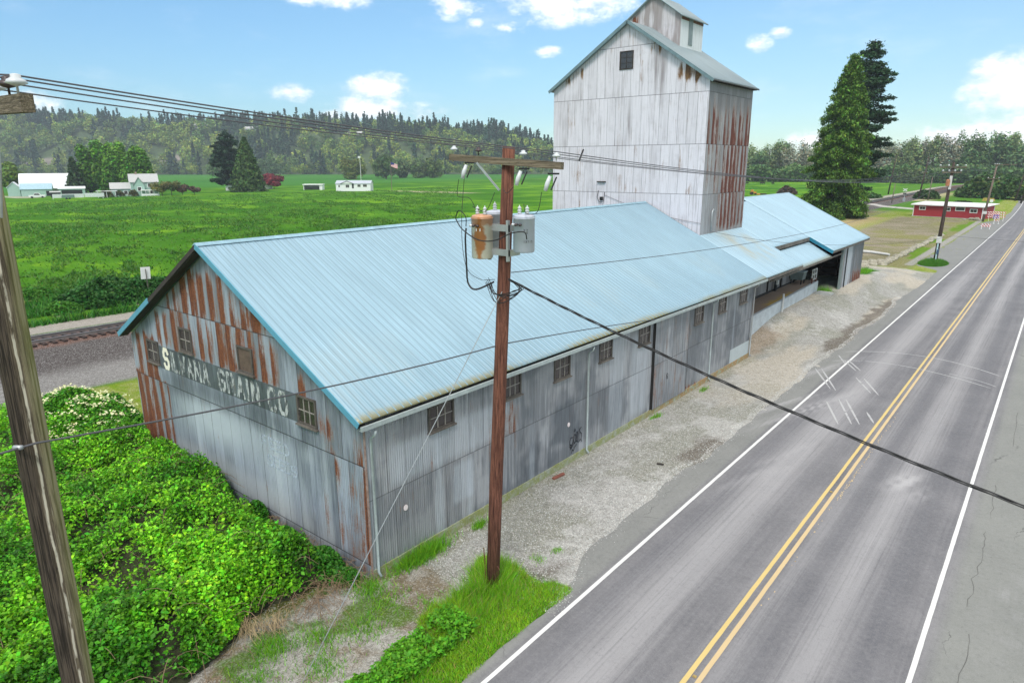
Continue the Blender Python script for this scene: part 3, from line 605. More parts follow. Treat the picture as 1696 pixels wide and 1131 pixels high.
# mossy plinth under the side wall
m, n = mat('mossy_plinth'); p = n.pos(); x, y, z = n.sep(p); a = n.noise(p, 2.5, 5, .65); b = n.noise(p, 15, 4, .7)
c = n.mix(n.ss(a, .35, .6), (.30, .32, .24), (.24, .26, .09)); c = n.mix(n.m('MULTIPLY', n.ss(y, 15, 20), n.ss(a, .4, .55)), c, (.33, .20, .08)); c = n.mix(n.ss(b, .5, .7), c, (.40, .41, .36))
n.out(c, .9, 0, n.bump(b, .4, .02)); PLINTH = m
mb = MB(); mb.box(-.12, .035, -.02, LN+.02, -.15, .302); mb.build('plinth', PLINTH, wh)
mb = MB(); mb.box(-WD, -.02, .02, .10, -.15, .05); mb.build('bottom_sill', WOODD, wh)
mb = MB(); mb.box(.004, .018, 27.6, 30.7, .25, 1.15); mb.build('patch_sheet', simple('new_galvanised_sheet', (.50, .57, .60), .4, .2, .1, 2), wh)['label'] = 'pale newer sheet patched low at the far end of the wall'
# corner trims
mb = MB(); mb.box(-.07, .02, -.022, -.006, -.05, HE-.1); mb.build('corner_trim', simple('rusty_corner_flashing', (.30, .24, .22), .7, 0, .6, 6, dark=(.14, .06, .04)), wh)
# roof
def roof(parent, name, m, x0, z0, x1, z1, y0, y1, ribs=.305, th=.07, maskf=None, ribw=.05, ribh=.012, nx=60, ny=120, far=None):
    """one slope: eave (x0,z0) to ridge (x1,z1), y0..y1"""
    L = math.hypot(x1-x0, z1-z0); nx_, nz_ = -(z1-z0)/L*np.sign(x1-x0), abs(x1-x0)/L
    xs = np.linspace(0, 1, nx); ys = np.linspace(y0, y1, ny); T, YY = np.meshgrid(xs, ys, indexing='ij')
    a0, b0, a1, b1 = far or (x0, z0, x1, z1); q_ = (YY-y0)/(y1-y0)
    EX, EZ, GX, GZ = x0+(a0-x0)*q_, z0+(b0-z0)*q_, x1+(a1-x1)*q_, z1+(b1-z1)*q_
    XX = EX+(GX-EX)*T; ZZ = EZ+(GZ-EZ)*T
    V = np.stack([XX, YY, ZZ], -1).reshape(-1, 3); V2 = V-np.array([nx_*th, 0, nz_*th])
    k = nx*ny; i = (np.arange(nx-1)[:, None]*ny+np.arange(ny-1)[None, :]).ravel(); F = np.stack([i, i+ny, i+ny+1, i+1], 1)
    rim = list(range(0, ny))+[a*ny+ny-1 for a in range(1, nx)]+[(nx-1)*ny+b for b in range(ny-2, -1, -1)]+[a*ny for a in range(nx-2, 0, -1)]
    rim = np.array(rim); rn = np.roll(rim, -1); side = np.stack([rim, rn, rn+k, rim+k], 1)
    mk = maskf(XX, YY, T) if maskf else (T*0, T*0, T*0)
    mk = np.clip(np.stack(mk, -1), 0, 1).reshape(-1, 3)
    VV = [V, V2]; FF = [F, F[:, ::-1]+k, side]; MM = [mk, mk]; base = 2*k
    if ribs:
        for yy in np.arange(y0+ribs*.5, y1, ribs):
            P = []
            q_ = (yy-y0)/(y1-y0)
            for (xa, za, t_) in ((x0+(a0-x0)*q_, z0+(b0-z0)*q_, 0), (x1+(a1-x1)*q_, z1+(b1-z1)*q_, 1)):
                for dy, hh in ((-ribw/2, -.005), (-ribw/4, ribh), (ribw/4, ribh), (ribw/2, -.005)): P.append((xa+nx_*hh, yy+dy, za+nz_*hh))
            VV.append(np.array(P)); FF.append(np.array([(0, 1, 5, 4), (1, 2, 6, 5), (2, 3, 7, 6), (0, 3, 2, 1), (4, 5, 6, 7)])+base); base += 8
            MM.append(np.zeros((8, 3)))
    return np_mesh(name, np.concatenate(VV), np.concatenate(FF), m, parent, {'mask': np.concatenate(MM)})
def moss_mask(XX, YY, T):
    n_ = fbm(YY*1.2, XX*1.2, 4, 501); e_ = (1-sst(T, 0.0, .03+.03*n_))*(.45+.6*sst(fbm(YY*.25, XX*0, 3, 505), .4, .6))
    return e_, .12*sst(fbm(YY*.5, XX*.5, 4, 507), .55, .7)*(1-sst(T, .2, .7)), T*0
def RZf(x): return HE+SL*(-x)+.14
rf = roof(wh, 'roof', ROOF, .28, ZEF, AXF, ZRF, -.42, 32.2, maskf=moss_mask, far=(.30, RZf(.30), AX, RZf(AX)))
mb = MB(); mb.prism([(.33, -.4, 4.97), (.40, -.4, 4.97), (.40, -.4, 5.10), (.33, -.4, 5.10)], (0, 32.5, -.15)); mb.prism([(.27, -.4, 4.97), (.33, -.4, 4.97), (.33, -.4, 4.985), (.27, -.4, 4.985)], (0, 32.5, -.15)); mb.build('gutter', GUTTER, rf)
hl = (ZRF-5.36)/(AXF+WD+.12)
roof(wh, 'roof_slope', ROOF, -WD-.12, 5.36, AXF, ZRF, -.42, 32.2, nx=8, ny=10, far=(-WD-.2, 5.1, AX, RZf(AX)))['label'] = 'far slope of the blue roof'
mb = MB(); off_ = (AX-AXF, 32.6, RZf(AX)-ZRF); mb.prism([(AXF-.18, -.45, ZRF-.07), (AXF, -.45, ZRF+.04), (AXF+.18, -.45, ZRF-.055), (AXF, -.45, ZRF-.02)], off_); mb.build('ridge_cap', simple('ridge_cap_metal', (.28, .46, .55), .4), rf)
mb = MB(); mb.bar((.30, -.44, ZEF-.07), (AXF, -.44, ZRF-.07), .03, .19); mb.build('rake_trim', TRIM, wh)
mb = MB(); mb.bar((-WD-.13, -.44, 5.36-.07), (-WD+3.2, -.44, 5.36+hl*3.32-.07), .03, .19); mb.build('rake_trim', TRIM, wh)
mb = MB(); mb.bar((-WD+3.22, -.43, 5.36+hl*3.34-.10), (AXF-.02, -.43, ZRF-.10), .03, .15); mb.build('rake_board', WOODD, wh)
mb = MB()
for s0, s1 in (((.22, ZEF-.17), (AXF, ZRF-.20)), ((-WD-.05, 5.22), (AXF, ZRF-.20))):
    for yy in (-.26,): mb.bar((s0[0], yy, s0[1]), (s1[0], yy, s1[1]), .3, .03)
mb.box(.02, .27, -.2, 32, HE-.06, HE-.04); mb.build('soffit', WOODD, wh)
# windows, side wall (y centre, z centre, width, height)
for i_, (yc, zc, w_, h_) in enumerate([(3.02, 4.36, 1.0, .72), (6.62, 4.40, .85, .72), (9.74, 4.36, .95, .82), (13.02, 4.37, .9, .82), (16.47, 4.36, .95, .85), (22.6, 4.30, .95, .95), (25.8, 4.36, .9, .95), (29.05, 4.38, 1.0, .95)]):
    window(wh, (0, yc-w_/2, zc-h_/2), 'Y', w_, h_, 3, 2, 1, None, GLASS)
for i_, (xc, zc, w_, h_, c_, r_) in enumerate([(-13.2, 4.84, .85, .78, 2, 2), (-10.25, 5.77, .8, .78, 2, 2), (-6.1, 5.76, .8, .78, 1, 1), (-2.75, 4.72, .85, .8, 3, 2)]):
    window(wh, (xc-w_/2, 0, zc-h_/2), 'X', w_, h_, c_, r_, -1, None, simple('brown_board', (.14, .095, .07), .8, 0, .35, 4) if i_ == 2 else GLASS, sill=True, label='window boarded up in brown' if i_ == 2 else None)
# door rail and sliding door
mb = MB(); mb.box(.02, .14, 12.9, 21.6, 4.78, 4.93); mb.box(.02, .10, 12.9, 21.3, 4.93, 4.97); mb.build('door_rail', simple('rusty_door_rail', (.17, .10, .075), .85, 0, .5, 3), wh)
dr = wallgrid('sliding_door', 'Y', .07, 17.55, 21.3, .28, 4.76, SIDE, wh, lambda U, Z_: (.2*U/U, .25*U/U, .35+.3*sst(fbm(U, Z_, 3, 461), .4, .6)), 60, 30)
for yy in (17.5, 21.3): mb = MB(); mb.box(.0, .068, yy, yy+.045, .28, 4.76); mb.build('door_edge', DARKIN, dr)
mb = MB(); mb.box(.004, .03, 17.38, 17.5, .15, 4.78); mb.build('door_gap', DARKIN, wh)
for yy, m__, lo in ((.12, GUTTER, .05), (11.55, GUTTER, .0), (24.32, GUTTER, .05), (30.72, GALV, .05)):
    mb = MB(); mb.tube([(.33, yy, 4.84), (.30, yy, 4.70), (.10, yy, 4.55), (.10, yy, .25), (.22, yy, .12)], .045, 8); mb.build('downspout', m__, wh, True)
for yc, zc, r_ in ((1.36, 1.82, .085), (10.26, 1.77, .085)):
    mb = MB(); V = [(0.022, yc+r_*math.cos(t), zc+r_*1.15*math.sin(t)) for t in [2*PI*k/20 for k in range(20)]]; mb.prism(V, (.012, 0, 0)); mb.build('white_disc', simple('pale_pink_paint', (.80, .70, .70), .5, 0, .05), wh)
# lettering
def polylet(strokes, wd, place, mb, nrm=(0, -1, 0)):         # strokes: list of polylines in 2d; every stroke a hair in front of the last
    kk = 0
    for s_ in strokes:
        for (a, b), (c_, d) in zip(s_[:-1], s_[1:]):
            L = math.hypot(c_-a, d-b) or 1e-6; nx_, ny_ = -(d-b)/L*wd/2, (c_-a)/L*wd/2; ex, ey = (c_-a)/L*wd*.35, (d-b)/L*wd*.35
            kk += 1; o_ = Vector(nrm)*kk*.0005
            mb.add([Vector(place(a-nx_-ex, b-ny_-ey))+o_, Vector(place(c_-nx_+ex, d-ny_+ey))+o_, Vector(place(c_+nx_+ex, d+ny_+ey))+o_, Vector(place(a+nx_-ex, b+ny_-ey))+o_], [(0, 1, 2, 3)])
G_ = {'S': [[(1, .82), (.8, 1), (.2, 1), (0, .8), (0, .62), (.2, .5), (.8, .5), (1, .38), (1, .18), (.8, 0), (.2, 0), (0, .18)]], 'Y': [[(0, 1), (.5, .5), (1, 1)], [(.5, .5), (.5, 0)]], 'L': [[(0, 1), (0, 0), (.9, 0)]],
      'V': [[(0, 1), (.5, 0), (1, 1)]], 'A': [[(0, 0), (.5, 1), (1, 0)], [(.22, .35), (.78, .35)]], 'N': [[(0, 0), (0, 1), (1, 0), (1, 1)]], 'I': [[(.5, 0), (.5, 1)]],
      'G': [[(1, .82), (.8, 1), (.2, 1), (0, .8), (0, .2), (.2, 0), (.8, 0), (1, .2), (1, .48), (.55, .48)]], 'R': [[(0, 0), (0, 1), (.8, 1), (1, .85), (1, .62), (.8, .5), (0, .5)], [(.45, .5), (1, 0)]],
      'C': [[(1, .8), (.8, 1), (.2, 1), (0, .8), (0, .2), (.2, 0), (.8, 0), (1, .2)]], 'O': [[(.2, 0), (0, .2), (0, .8), (.2, 1), (.8, 1), (1, .8), (1, .2), (.8, 0), (.2, 0)]], 'F': [[(0, 0), (0, 1), (1, 1)], [(0, .52), (.7, .52)]],
      'E': [[(1, 1), (0, 1), (0, 0), (1, 0)], [(0, .52), (.8, .52)]], 'D': [[(0, 0), (0, 1), (.7, 1), (1, .75), (1, .25), (.7, 0), (0, 0)]], '1': [[(.5, 0), (.5, 1)]], '3': [[(0, .9), (.3, 1), (1, .8), (.9, .55), (.4, .5), (1, .4), (.9, .1), (.3, 0), (0, .1)]],
      '7': [[(0, 1), (1, 1), (.4, 0)]], '5': [[(1, 1), (.1, 1), (0, .55), (.8, .55), (1, .3), (.8, 0), (0, .05)]]}
def fadedpaint(name, colr, lo, hi, sc_=(9, 1, 3)):
    m, n = mat(name); x, y, z = n.sep(n.pos()); a = n.noise(n.comb(n.m('MULTIPLY', x, sc_[0]), n.m('MULTIPLY', y, sc_[0]), n.m('MULTIPLY', z, sc_[2])), 1, 6, .7)
    n.out(colr, .75, 0, None, .3, n.ss(a, lo, hi)); return m
SIGN = corr('dark_painted_sign_band', 'X', (.105, .122, .135), pw=.68, rh=3.2, z0=6.8, streak=.45, panelvar=.35, dark=(.03, .035, .04), light=(.17, .21, .23), metal=0)
mb = MB(); mb.add([(-13.7, -.006, 4.28), (-2.35, -.006, 4.28), (-2.35, -.006, 5.14), (-13.7, -.006, 5.22)], [(0, 1, 2, 3)])
sg = wallgrid('painted_sign', 'X', -.007, -12.68, -3.3, 4.24, 5.18, SIGN, wh, lambda U, Z_: (.15*sst(fbm(U*2, Z_*2, 3, 471), .5, .7), .1+.4*sst(fbm(U*3, Z_*1.0, 3, 473), .5, .65), U*0+.4), 120, 12)
LW = fadedpaint('bright_letter_paint', (.82, .78, .64), .0, .05); LF = fadedpaint('faded_letter_paint', (.47, .50, .49), .42, .57, (9, 1, 2.4)); LG = fadedpaint('ghost_letter_paint', (.47, .54, .62), .33, .62, (7, 1, 1.5))
def word(txt, x, z, lw, gap_, hh, wd, m_, parent, name='lettering', yy=-.013, slant=0, dz=0):
    for ch in txt:
        if ch != ' ':
            mb = MB(); ww = lw*(.3 if ch == 'I' else 1)
            polylet(G_[ch], wd, lambda a, b: (x+a, yy+b*0, z+b), mb) if 0 else polylet([[(p*ww, q*hh) for p, q in s_] for s_ in G_[ch]], wd, lambda a, b: (x+a+slant*b, yy, z+b), mb)
            mb.build(name, m_, parent); x += ww+gap_
        else: x += gap_*1.6
    return x
word('S', -12.30, 4.34, .34, .2, .74, .17, LW, sg)
for ch_, cx_ in zip('ILVANAGRAINCO', (-11.68, -11.30, -10.80, -10.20, -9.62, -9.02, -7.87, -7.27, -6.62, -6.16, -5.68, -4.68, -4.06)):
    word(ch_, cx_-(.06 if ch_ == 'I' else .19), 4.34, .38, 0, .70, .145, LF, sg)
word('FEED', -5.55, 2.86, .28, .14, .36, .085, LG, wh, 'faded_lettering', -.008); word('SEEDS', -5.3, 2.22, .26, .09, .36, .075, LG, wh, 'faded_lettering', -.008)
# graffiti tag in black spray paint
GP = simple('black_spray_paint', (.008, .01, .02), .6, 0, .1)
mb = MB()
tagst = [[(.30, .62), (.12, .66), (.02, .50), (.04, .34), (.20, .30), (.05, .30), (.12, .12), (.26, .30), (.34, .52)], [(.40, .62), (.36, .42), (.44, .30), (.54, .34), (.56, .66), (.46, .74), (.38, .64)], [(.42, .88), (.46, 1.0), (.50, .92), (.42, .86)],
         [(.60, .34), (.62, .80), (.70, .76)], [(.70, .34), (.72, .80)], [(.60, .36), (.80, .26), (1.02, .34)], [(1.04, .92), (.88, .86), (.92, .72), (1.08, .60), (1.04, .34), (1.10, .2)], [(.84, .70), (.86, .36)],
         [(.10, .10), (.24, .22), (.44, .34)], [(.16, -.10), (.24, .06), (.36, -.04), (.44, .12), (.62, .20)]]
polylet([[(p*.82, q*.92) for p, q in s_] for s_ in tagst], .038, lambda a, b: (.020, 10.36+a, .52+b), mb, (1, 0, 0)); mb.build('graffiti', GP, wh)
mb = MB(); polylet([[(0, 0), (0, .2), (.08, .3), (.17, .2), (.17, 0), (.1, 0), (.1, .14), (.06, .14)]], .03, lambda a, b: (.09, 18.9+a, 1.55+b), mb, (1, 0, 0)); mb.build('graffiti', GP, wh)

# ------------------------------------------------------------------ the grain tower
T0, T1, TX, TL, TA, ZE, ZA = 32.22, 39.85, -4.44, -16.64, -10.46, 17.35, 21.3
tw = thing('grain_elevator_tower', 'tall white and rust streaked metal clad grain tower with small cupola above the blue roofs', 'grain tower', (0, 0, 0))
def ztT(U): return np.where(U > TA, ZA-(ZA-ZE)*(U-TA)/(TX-TA), ZA-(ZA-ZE)*(TA-U)/(TA-TL))
def tf_mask(U, Z_):
    n_ = fbm(U*1.2, Z_*.6, 4, 601)
    r = bl(U, Z_, -15.2, 18.0, .35, .6, 1.0)+bl(U, Z_, -14.4, 18.4, .4, .5, .8)+bl(U, Z_, -8.3, 19.7, .45, .6, 1.05)+bl(U, Z_, -6.2, 18.0, .45, .6, 1.05)+bl(U, Z_, -5.4, 17.7, .4, .5, .9)+.22*sst(fbm(U*1.6, Z_*.5, 4, 605), .55, .75)
    d = .05+.85*bl(U, Z_, -7.8, 17.9, .2, 1.7)+.75*bl(U, Z_, -8.3, 18.2, .15, 1.6)+.8*bl(U, Z_, -10.2, 15.0, .1, 1.2)+.5*bl(U, Z_, -15.6, 13.6, .2, .6)+.35*bl(U, Z_, -14.3, 17.4, .3, 1.3)+.3*bl(U, Z_, -6.2, 17.0, .5, .8)+.28*sst(n_, .5, .75)+.25*bl(U, Z_, -5, 9, .3, 3)
    return r, U*0+.15, d
wallgrid('front_wall', 'X', T0, TL, TX, -.1, ztT, TOWERF, tw, tf_mask, 200, 160)
def ts_mask(U, Z_):
    n_ = fbm(U*2.5, Z_*.35, 4, 611)
    r = .52*sst(Z_, 7, 8)*(1-sst(Z_, 14.8, 17.0))*(.5+1.0*n_)+.36*bl(U, Z_, 36.5, 11, 1.2, 3.6)+.22*bl(U, Z_, 38.6, 13, .8, 3)-.45*bl(U, Z_, 33.3, 8.6, 1.6, 3.2)
    return r, .2*(1-sst(U, 32.5, 35)), .25+.5*sst(Z_, 14.8, 16)*1.0
wallgrid('side_wall', 'Y', TX, T0, T1, -.1, ZE, TOWERS, tw, ts_mask, 120, 160)
wallgrid('side_wall', 'Y', TL, T0, T1, -.1, ZE, TOWERS, tw, ts_mask, 20, 20, True)
wallgrid('rear_wall', 'X', T1, TL, TX, -.1, ztT, TOWERF, tw, tf_mask, 40, 30, True)
def gable_roof(parent, m, xl, zl, xa, za, xr, zr, y0, y1, th=.07, name='roof', ribs=.4):
    roof(parent, name, m, xr, zr, xa, za, y0, y1, ribs=ribs, th=th, nx=12, ny=30, ribh=.015)
    roof(parent, name, m, xl, zl, xa, za, y0, y1, ribs=0, th=th, nx=6, ny=6)
sr = (ZA-ZE)/(TX-TA); s2 = (ZA-ZE)/(TA-TL)
rT = .12
gable_roof(tw, ROOFT, TL-.25, ZE+rT-.25*s2, TA, ZA+rT, TX+.35, ZE+rT-.35*sr, T0-.32, T1+.3)
mb = MB(); mb.bar((TX+.36, T0-.34, ZE+rT-.36*sr-.07), (TA, T0-.34, ZA+rT-.07), .03, .2); mb.bar((TL-.26, T0-.34, ZE+rT-.26*s2-.07), (TA, T0-.34, ZA+rT-.07), .03, .2); mb.build('rake_trim', simple('grey_green_trim', (.16, .24, .26), .5), tw)
for k in range(19): mb = MB(); mb.box(TX+.02, TX+.3, T0+k*.42, T0+.07+k*.42, ZE-.2, ZE-.06); mb.build('rafter_tail', WOODD, tw)
mb = MB(); mb.box(TX+.30, TX+.34, T0-.3, T1+.3, ZE-.18, ZE-.07); mb.build('eave_board', WOODD, tw)
window(tw, (-11.02, T0, 18.42), 'X', .92, 1.05, 2, 3, -1, WOODD, GLASS, sill=False)
mb = MB(); mb.box(-12.6, -11.9, T0-.14, T0, 10.78, 10.86); mb.build('lamp_bracket', WOODD, tw)
mb = MB(); mb.tube([(-12.5, T0-.05, 10.2), (-12.55, T0-.1, 9.7), (-12.35, T0-.1, 9.35), (-12.0, T0-.1, 9.4), (-11.95, T0-.05, 10.1)], .022, 6); mb.box(-12.3, -12.1, T0-.16, T0, 9.5, 9.75); mb.build('cable_loop', BLACK, tw)
mb = MB(); mb.tube([(TX+.12, 33.75, 7.6), (TX+.12, 33.75, 8.9), (TX+.13, 33.9, 9.05), (TX+.13, 34.1, 8.95)], .05, 8); mb.build('conduit', GALV, tw, True)
# cupola
CY, CY1, CXr, CXl, CZ, CA = 35.63, 39.3, -8.34, -12.58, 22.05, 23.55
def cbot(U): return ztT(U)-.2
wallgrid('cupola_front', 'X', CY, CXl, CXr, cbot, lambda U: CZ+(CA-CZ)*(1-np.abs(U-TA)/2.12), CUPM, tw, lambda U, Z_: (.75*bl(U, Z_, -11.9, 21.9, .35, .5)+.5*bl(U, Z_, -11.1, 22.3, .2, .5), U*0+.1, .35+.6*sst(fbm(U*3, Z_*.5, 3, 621), .45, .6)), 60, 40)
wallgrid('cupola_side', 'Y', CXr, CY, CY1, 19.9, CZ, CUPS, tw, lambda U, Z_: (U*0, U*0+.6, U*0), 40, 30)
wallgrid('cupola_side', 'Y', CXl, CY, CY1, 19.9, CZ, CUPS, tw, lambda U, Z_: (U*0, U*0+.6, U*0), 10, 10, True)
wallgrid('cupola_rear', 'X', CY1, CXl, CXr, cbot, lambda U: CZ+(CA-CZ)*(1-np.abs(U-TA)/2.12), CUPM, tw, lambda U, Z_: (U*0, U*0, U*0+.3), 20, 10, True)
cs = (CA-CZ)/2.12; gable_roof(tw, ROOFT, CXl-.25, CZ+.1-.25*cs, TA, CA+.1, CXr+.3, CZ+.1-.3*cs, CY-.25, CY1+.25, name='cupola_roof')
mb = MB(); mb.box(CXr+.006, CXr+.03, 36.9, 37.55, 20.25, 22.0); mb.build('cupola_vent_panel', simple('grey_vent_metal', (.22, .27, .28), .5), tw)
mb = MB(); mb.box(CXr+.006, CXr+.02, CY+.1, CY1, 21.8, 22.02); mb.build('cupola_eave_board', simple('rusty_eave', (.24, .12, .09), .8, 0, .4, 6), tw)

# ------------------------------------------------------------------ rear shed with canopy
sh_ = thing('rear_shed', 'low open fronted shed with very pale blue roof beyond the grain tower', 'shed')
def bmask(XX, YY, T): return .3*(1-sst(T, 0, .08)), .8*box2(XX, YY, -4.3, -1.0, 34, 38.6, .8)*sst(fbm(XX, YY, 3, 631), .2, .6), T*0
roof(sh_, 'link_roof', ROOFB, .30, RZf(.30), TX-.3, RZf(TX-.3), 32.2, 39.75, ribs=.61, maskf=bmask, ribh=.01, nx=40, ny=40)
roof(sh_, 'link_roof', ROOFB, -1.86, RZf(-1.86), AX+1.2, RZf(AX+1.2), 39.8, 48.6, ribs=.61, ribh=.01, nx=20, ny=20)
roof(sh_, 'roof', ROOFB, .12, RZf(.12), AX+.6, RZf(AX+.6), 48.62, 62.0, ribs=.61, ribh=.01, nx=20, ny=20)
roof(sh_, 'roof', ROOFB, -16, RZf(AX+.6)-3.4, AX+.6, RZf(AX+.6), 39.8, 62.0, ribs=0, nx=6, ny=6)
# stepped canopy over the dock
roof(sh_, 'canopy_roof', ROOFB, -.02, 4.62, -1.95, 5.72, 34.6, 48.9, ribs=.61, ribh=.01, maskf=lambda XX, YY, T: (.8*(1-sst(T, 0, .25)), T*0, T*0), nx=14, ny=40)
mb = MB(); mb.bar((.13, 48.57, RZf(.13)-.12), (-1.9, 48.57, RZf(-1.9)-.12), .03, .26); mb.build('blue_fascia', TEALTRIM, sh_)
mb = MB(); mb.bar((-1.85, 39.7, RZf(-1.85)-.16), (-1.85, 48.6, RZf(-1.85)-.16), .04, .28); mb.bar((.30, 32.2, 4.86), (.30, 39.8, 4.86), .05, .14); mb.bar((.0, 34.6, 4.52), (.0, 48.9, 4.52), .06, .14); mb.bar((.05, 48.7, 4.95), (.05, 62, 4.95), .06, .16); mb.build('fascia_boards', WOODG, sh_)
mb = MB(); mb.bar((-.25, 34.6, 4.4), (-.25, 53.2, 4.4), .09, .12); mb.build('canopy_beam', WOODG, sh_)
# walls: side panel with pale sheets, back wall of the dock, far gable
wallgrid('side_wall', 'Y', -.30, 54.0, 61.7, 1.0, 5.15, REARM, sh_, lambda U, Z_: (.9*bl(U, Z_, 61, 1.4, 3, .6)+.2, .8*box2(U, Z_, 54.6, 57.3, 0, 6, .3), .3+.3*sst(U, 57, 59)), 60, 30)
mb = MB(); mb.box(-.40, -.22, 53.6, 53.95, .9, 5.0); mb.build('corner_post', simple('grey_green_sheet', (.20, .25, .25), .5), sh_)
mb = MB(); mb.box(-.26, -.20, 55.05, 55.2, 1.0, 5.0); mb.build('door_track', BLACK, sh_)
wallgrid('far_gable_wall', 'X', 61.7, -16, -.30, .5, lambda U: np.where(U > AX+.6, RZf(U)-.1, RZf(AX+.6)-.1-(AX+.6-U)*.45), REARM, sh_, lambda U, Z_: (U*0+.2, U*0+.1, U*0+.4), 30, 12, True)
OLDW = corr('grey_board_doors', 'Y', (.34, .315, .32), pw=.42, rh=9, z0=-2, streak=.8, panelvar=.35, metal=0, pitch=.3, dark=(.07, .06, .06), light=(.36, .34, .35))
wallgrid('dock_back_wall', 'Y', -3.2, 30.9, 52.5, 1.75, 5.2, OLDW, sh_, lambda U, Z_: (U*0+.05, U*0+.2, .3+.3*sst(vn(U*.4, Z_*0, 641), .4, .6)), 60, 20)
mb = MB()
for yy in (36.0, 39.6, 43.1, 46.4, 50.2): mb.box(-3.19, -3.10, yy-.07, yy+.07, 1.9, 5.0)
mb.box(-3.19, -3.12, 33.2, 52.4, 1.9, 2.1); mb.build('door_frames', WOODD, sh_)
for a, b in ((36.6, 38.0), (40.2, 42.4)): mb = MB(); mb.box(-3.19, -3.14, a, b, 3.95, 4.45); mb.build('dark_opening', DARKIN, sh_)
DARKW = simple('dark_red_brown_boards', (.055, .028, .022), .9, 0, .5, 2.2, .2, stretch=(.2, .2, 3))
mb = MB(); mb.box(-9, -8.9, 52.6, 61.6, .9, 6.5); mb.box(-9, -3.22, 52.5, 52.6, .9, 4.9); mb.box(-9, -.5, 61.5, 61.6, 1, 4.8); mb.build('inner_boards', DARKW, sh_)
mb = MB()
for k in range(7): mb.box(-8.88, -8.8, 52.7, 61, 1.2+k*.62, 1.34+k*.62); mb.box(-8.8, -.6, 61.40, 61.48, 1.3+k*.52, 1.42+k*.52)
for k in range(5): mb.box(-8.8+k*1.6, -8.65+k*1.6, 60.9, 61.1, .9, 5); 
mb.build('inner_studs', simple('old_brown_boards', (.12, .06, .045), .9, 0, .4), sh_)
# loading dock
dk = thing('loading_dock', 'raised concrete edged loading dock with brown timber deck under the canopy', 'loading dock')
m, n = mat('dock_planks'); x, y, z = n.sep(n.pos()); a = n.noise(n.comb(n.m('MULTIPLY', x, 1.0), n.m('MULTIPLY', y, 5.0)), 1, 5, .6); b = n.noise(n.pos(), 1.1, 5, .6)
pl = n.m('LESS_THAN', n.m('FRACT', n.m('DIVIDE', y, .22)), .08)
c = n.mix(a, (.27, .18, .13), (.42, .31, .23)); c = n.mix(n.m('MULTIPLY', pl, .6), c, (.06, .04, .03))
yb = n.m('MULTIPLY', n.ss(x, -2.3, -1.6), n.m('MULTIPLY', n.ss(y, 37.5, 39.5), n.ss(y, 44, 46, 1, 0))); c = n.mix(n.m('MULTIPLY', yb, n.ss(b, .38, .55)), c, (.50, .33, .06)); n.out(c, .85); DECK = m
mb = MB(); mb.prism([(-3.25, 30.9, 1.72), (-1.32, 30.9, 1.72), (-1.74, 51.4, 1.95), (-3.25, 51.4, 1.95)], (0, 0, .1)); mb.build('deck', DECK, dk)
mb = MB(); mb.prism([(-1.3, 30.9, -.1), (-1.1, 30.9, -.1), (-1.5, 51.5, .2), (-1.72, 51.5, .2), ][:0] or [(-1.3, 30.9, -.1), (-1.1, 30.9, -.1), (-1.1, 30.9, 1.84), (-1.3, 30.9, 1.84)], (-.42, 20.6, .23)); mb.build('dock_face', simple('pale_painted_concrete', (.55, .60, .63), .8, 0, .2, 1.5), dk)
mb = MB(); mb.box(-3.25, -1.74, 51.35, 51.5, .1, 1.94); mb.build('dock_end', CONC, dk)
mb = MB(); mb.tube([(-1.18, 40.9, .7), (-1.18, 40.9, 2.5)], .08, 10); o = mb.build('bollard', WHITEP); tag(o, 'white post standing at the middle of the loading dock edge', 'post')
gt = thing('dock_gate', 'small white barred gate at the far end of the loading dock', 'gate', (-1.6, 51.0, 1.9))
mb = MB()
for yy in (0, -1.25): mb.box(-.04, .04, yy-.04, yy+.04, -.6 if yy == 0 else .1, 1.35)
for zz in (.45, .9, 1.31): mb.box(-.03, .03, -1.25, 0, zz-.04, zz+.04)
mb.box(-.03, .03, -.66, -.58, .45, 1.35); mb.build('gate_frame', WHITEP, gt)
RBP = simple('red_brown_post', (.14, .06, .05), .8)
for a, b, z0, z1 in ((-.07, .07, -1.2, .5), (-1.32, -1.2, .08, .6)): mb = MB(); mb.box(-.06, .06, a, b, z0, z1); mb.build('gate_post', RBP, gt)
bx = thing('dock_bin', 'grey green steel bin on legs at the far end of the dock', 'bin', (-2.6, 49.1, 1.98))
mb = MB(); mb.prism([(-.5, -.5, .45), (.5, -.5, .45), (.6, -.5, 1.1), (-.6, -.5, 1.1)], (0, 1.0, 0)); mb.build('bin_body', simple('grey_green_paint', (.17, .21, .21), .5), bx)
mb = MB(); mb.box(-.62, .62, -.52, .52, 1.1, 1.16); mb.build('bin_lid', simple('pale_lid', (.42, .50, .52), .5), bx)
for a in (-.42, .42):
    for b in (-.42, .42): mb = MB(); mb.box(a-.04, a+.04, b-.04, b+.04, 0, .45); mb.build('bin_leg', BLACK, bx)
mt = thing('electric_meter', 'white electric meter boxes on a dark post against the dock wall', 'meter', (-3.0, 44.6, 1.98))
mb = MB(); mb.box(-.06, .06, -.16, .16, 0, 2.6); mb.build('meter_board', DARKIN, mt)
for zz in (.55, 1.1): mb = MB(); mb.box(.06, .2, -.14, .14, zz, zz+.36); mb.build('meter_box', WHITEP, mt)
sp = MB(); sp.box(-1.3, 0, 49.9, 50.9, gh(-.7, 50), gh(-.7, 50)+.12); sp.box(-1.2, -.2, 50.0, 50.8, gh(-.7, 50)+.12, gh(-.7, 50)+.2); tag(sp.build('dock_step', CONC), 'low concrete step on the gravel at the end of the dock', 'step')

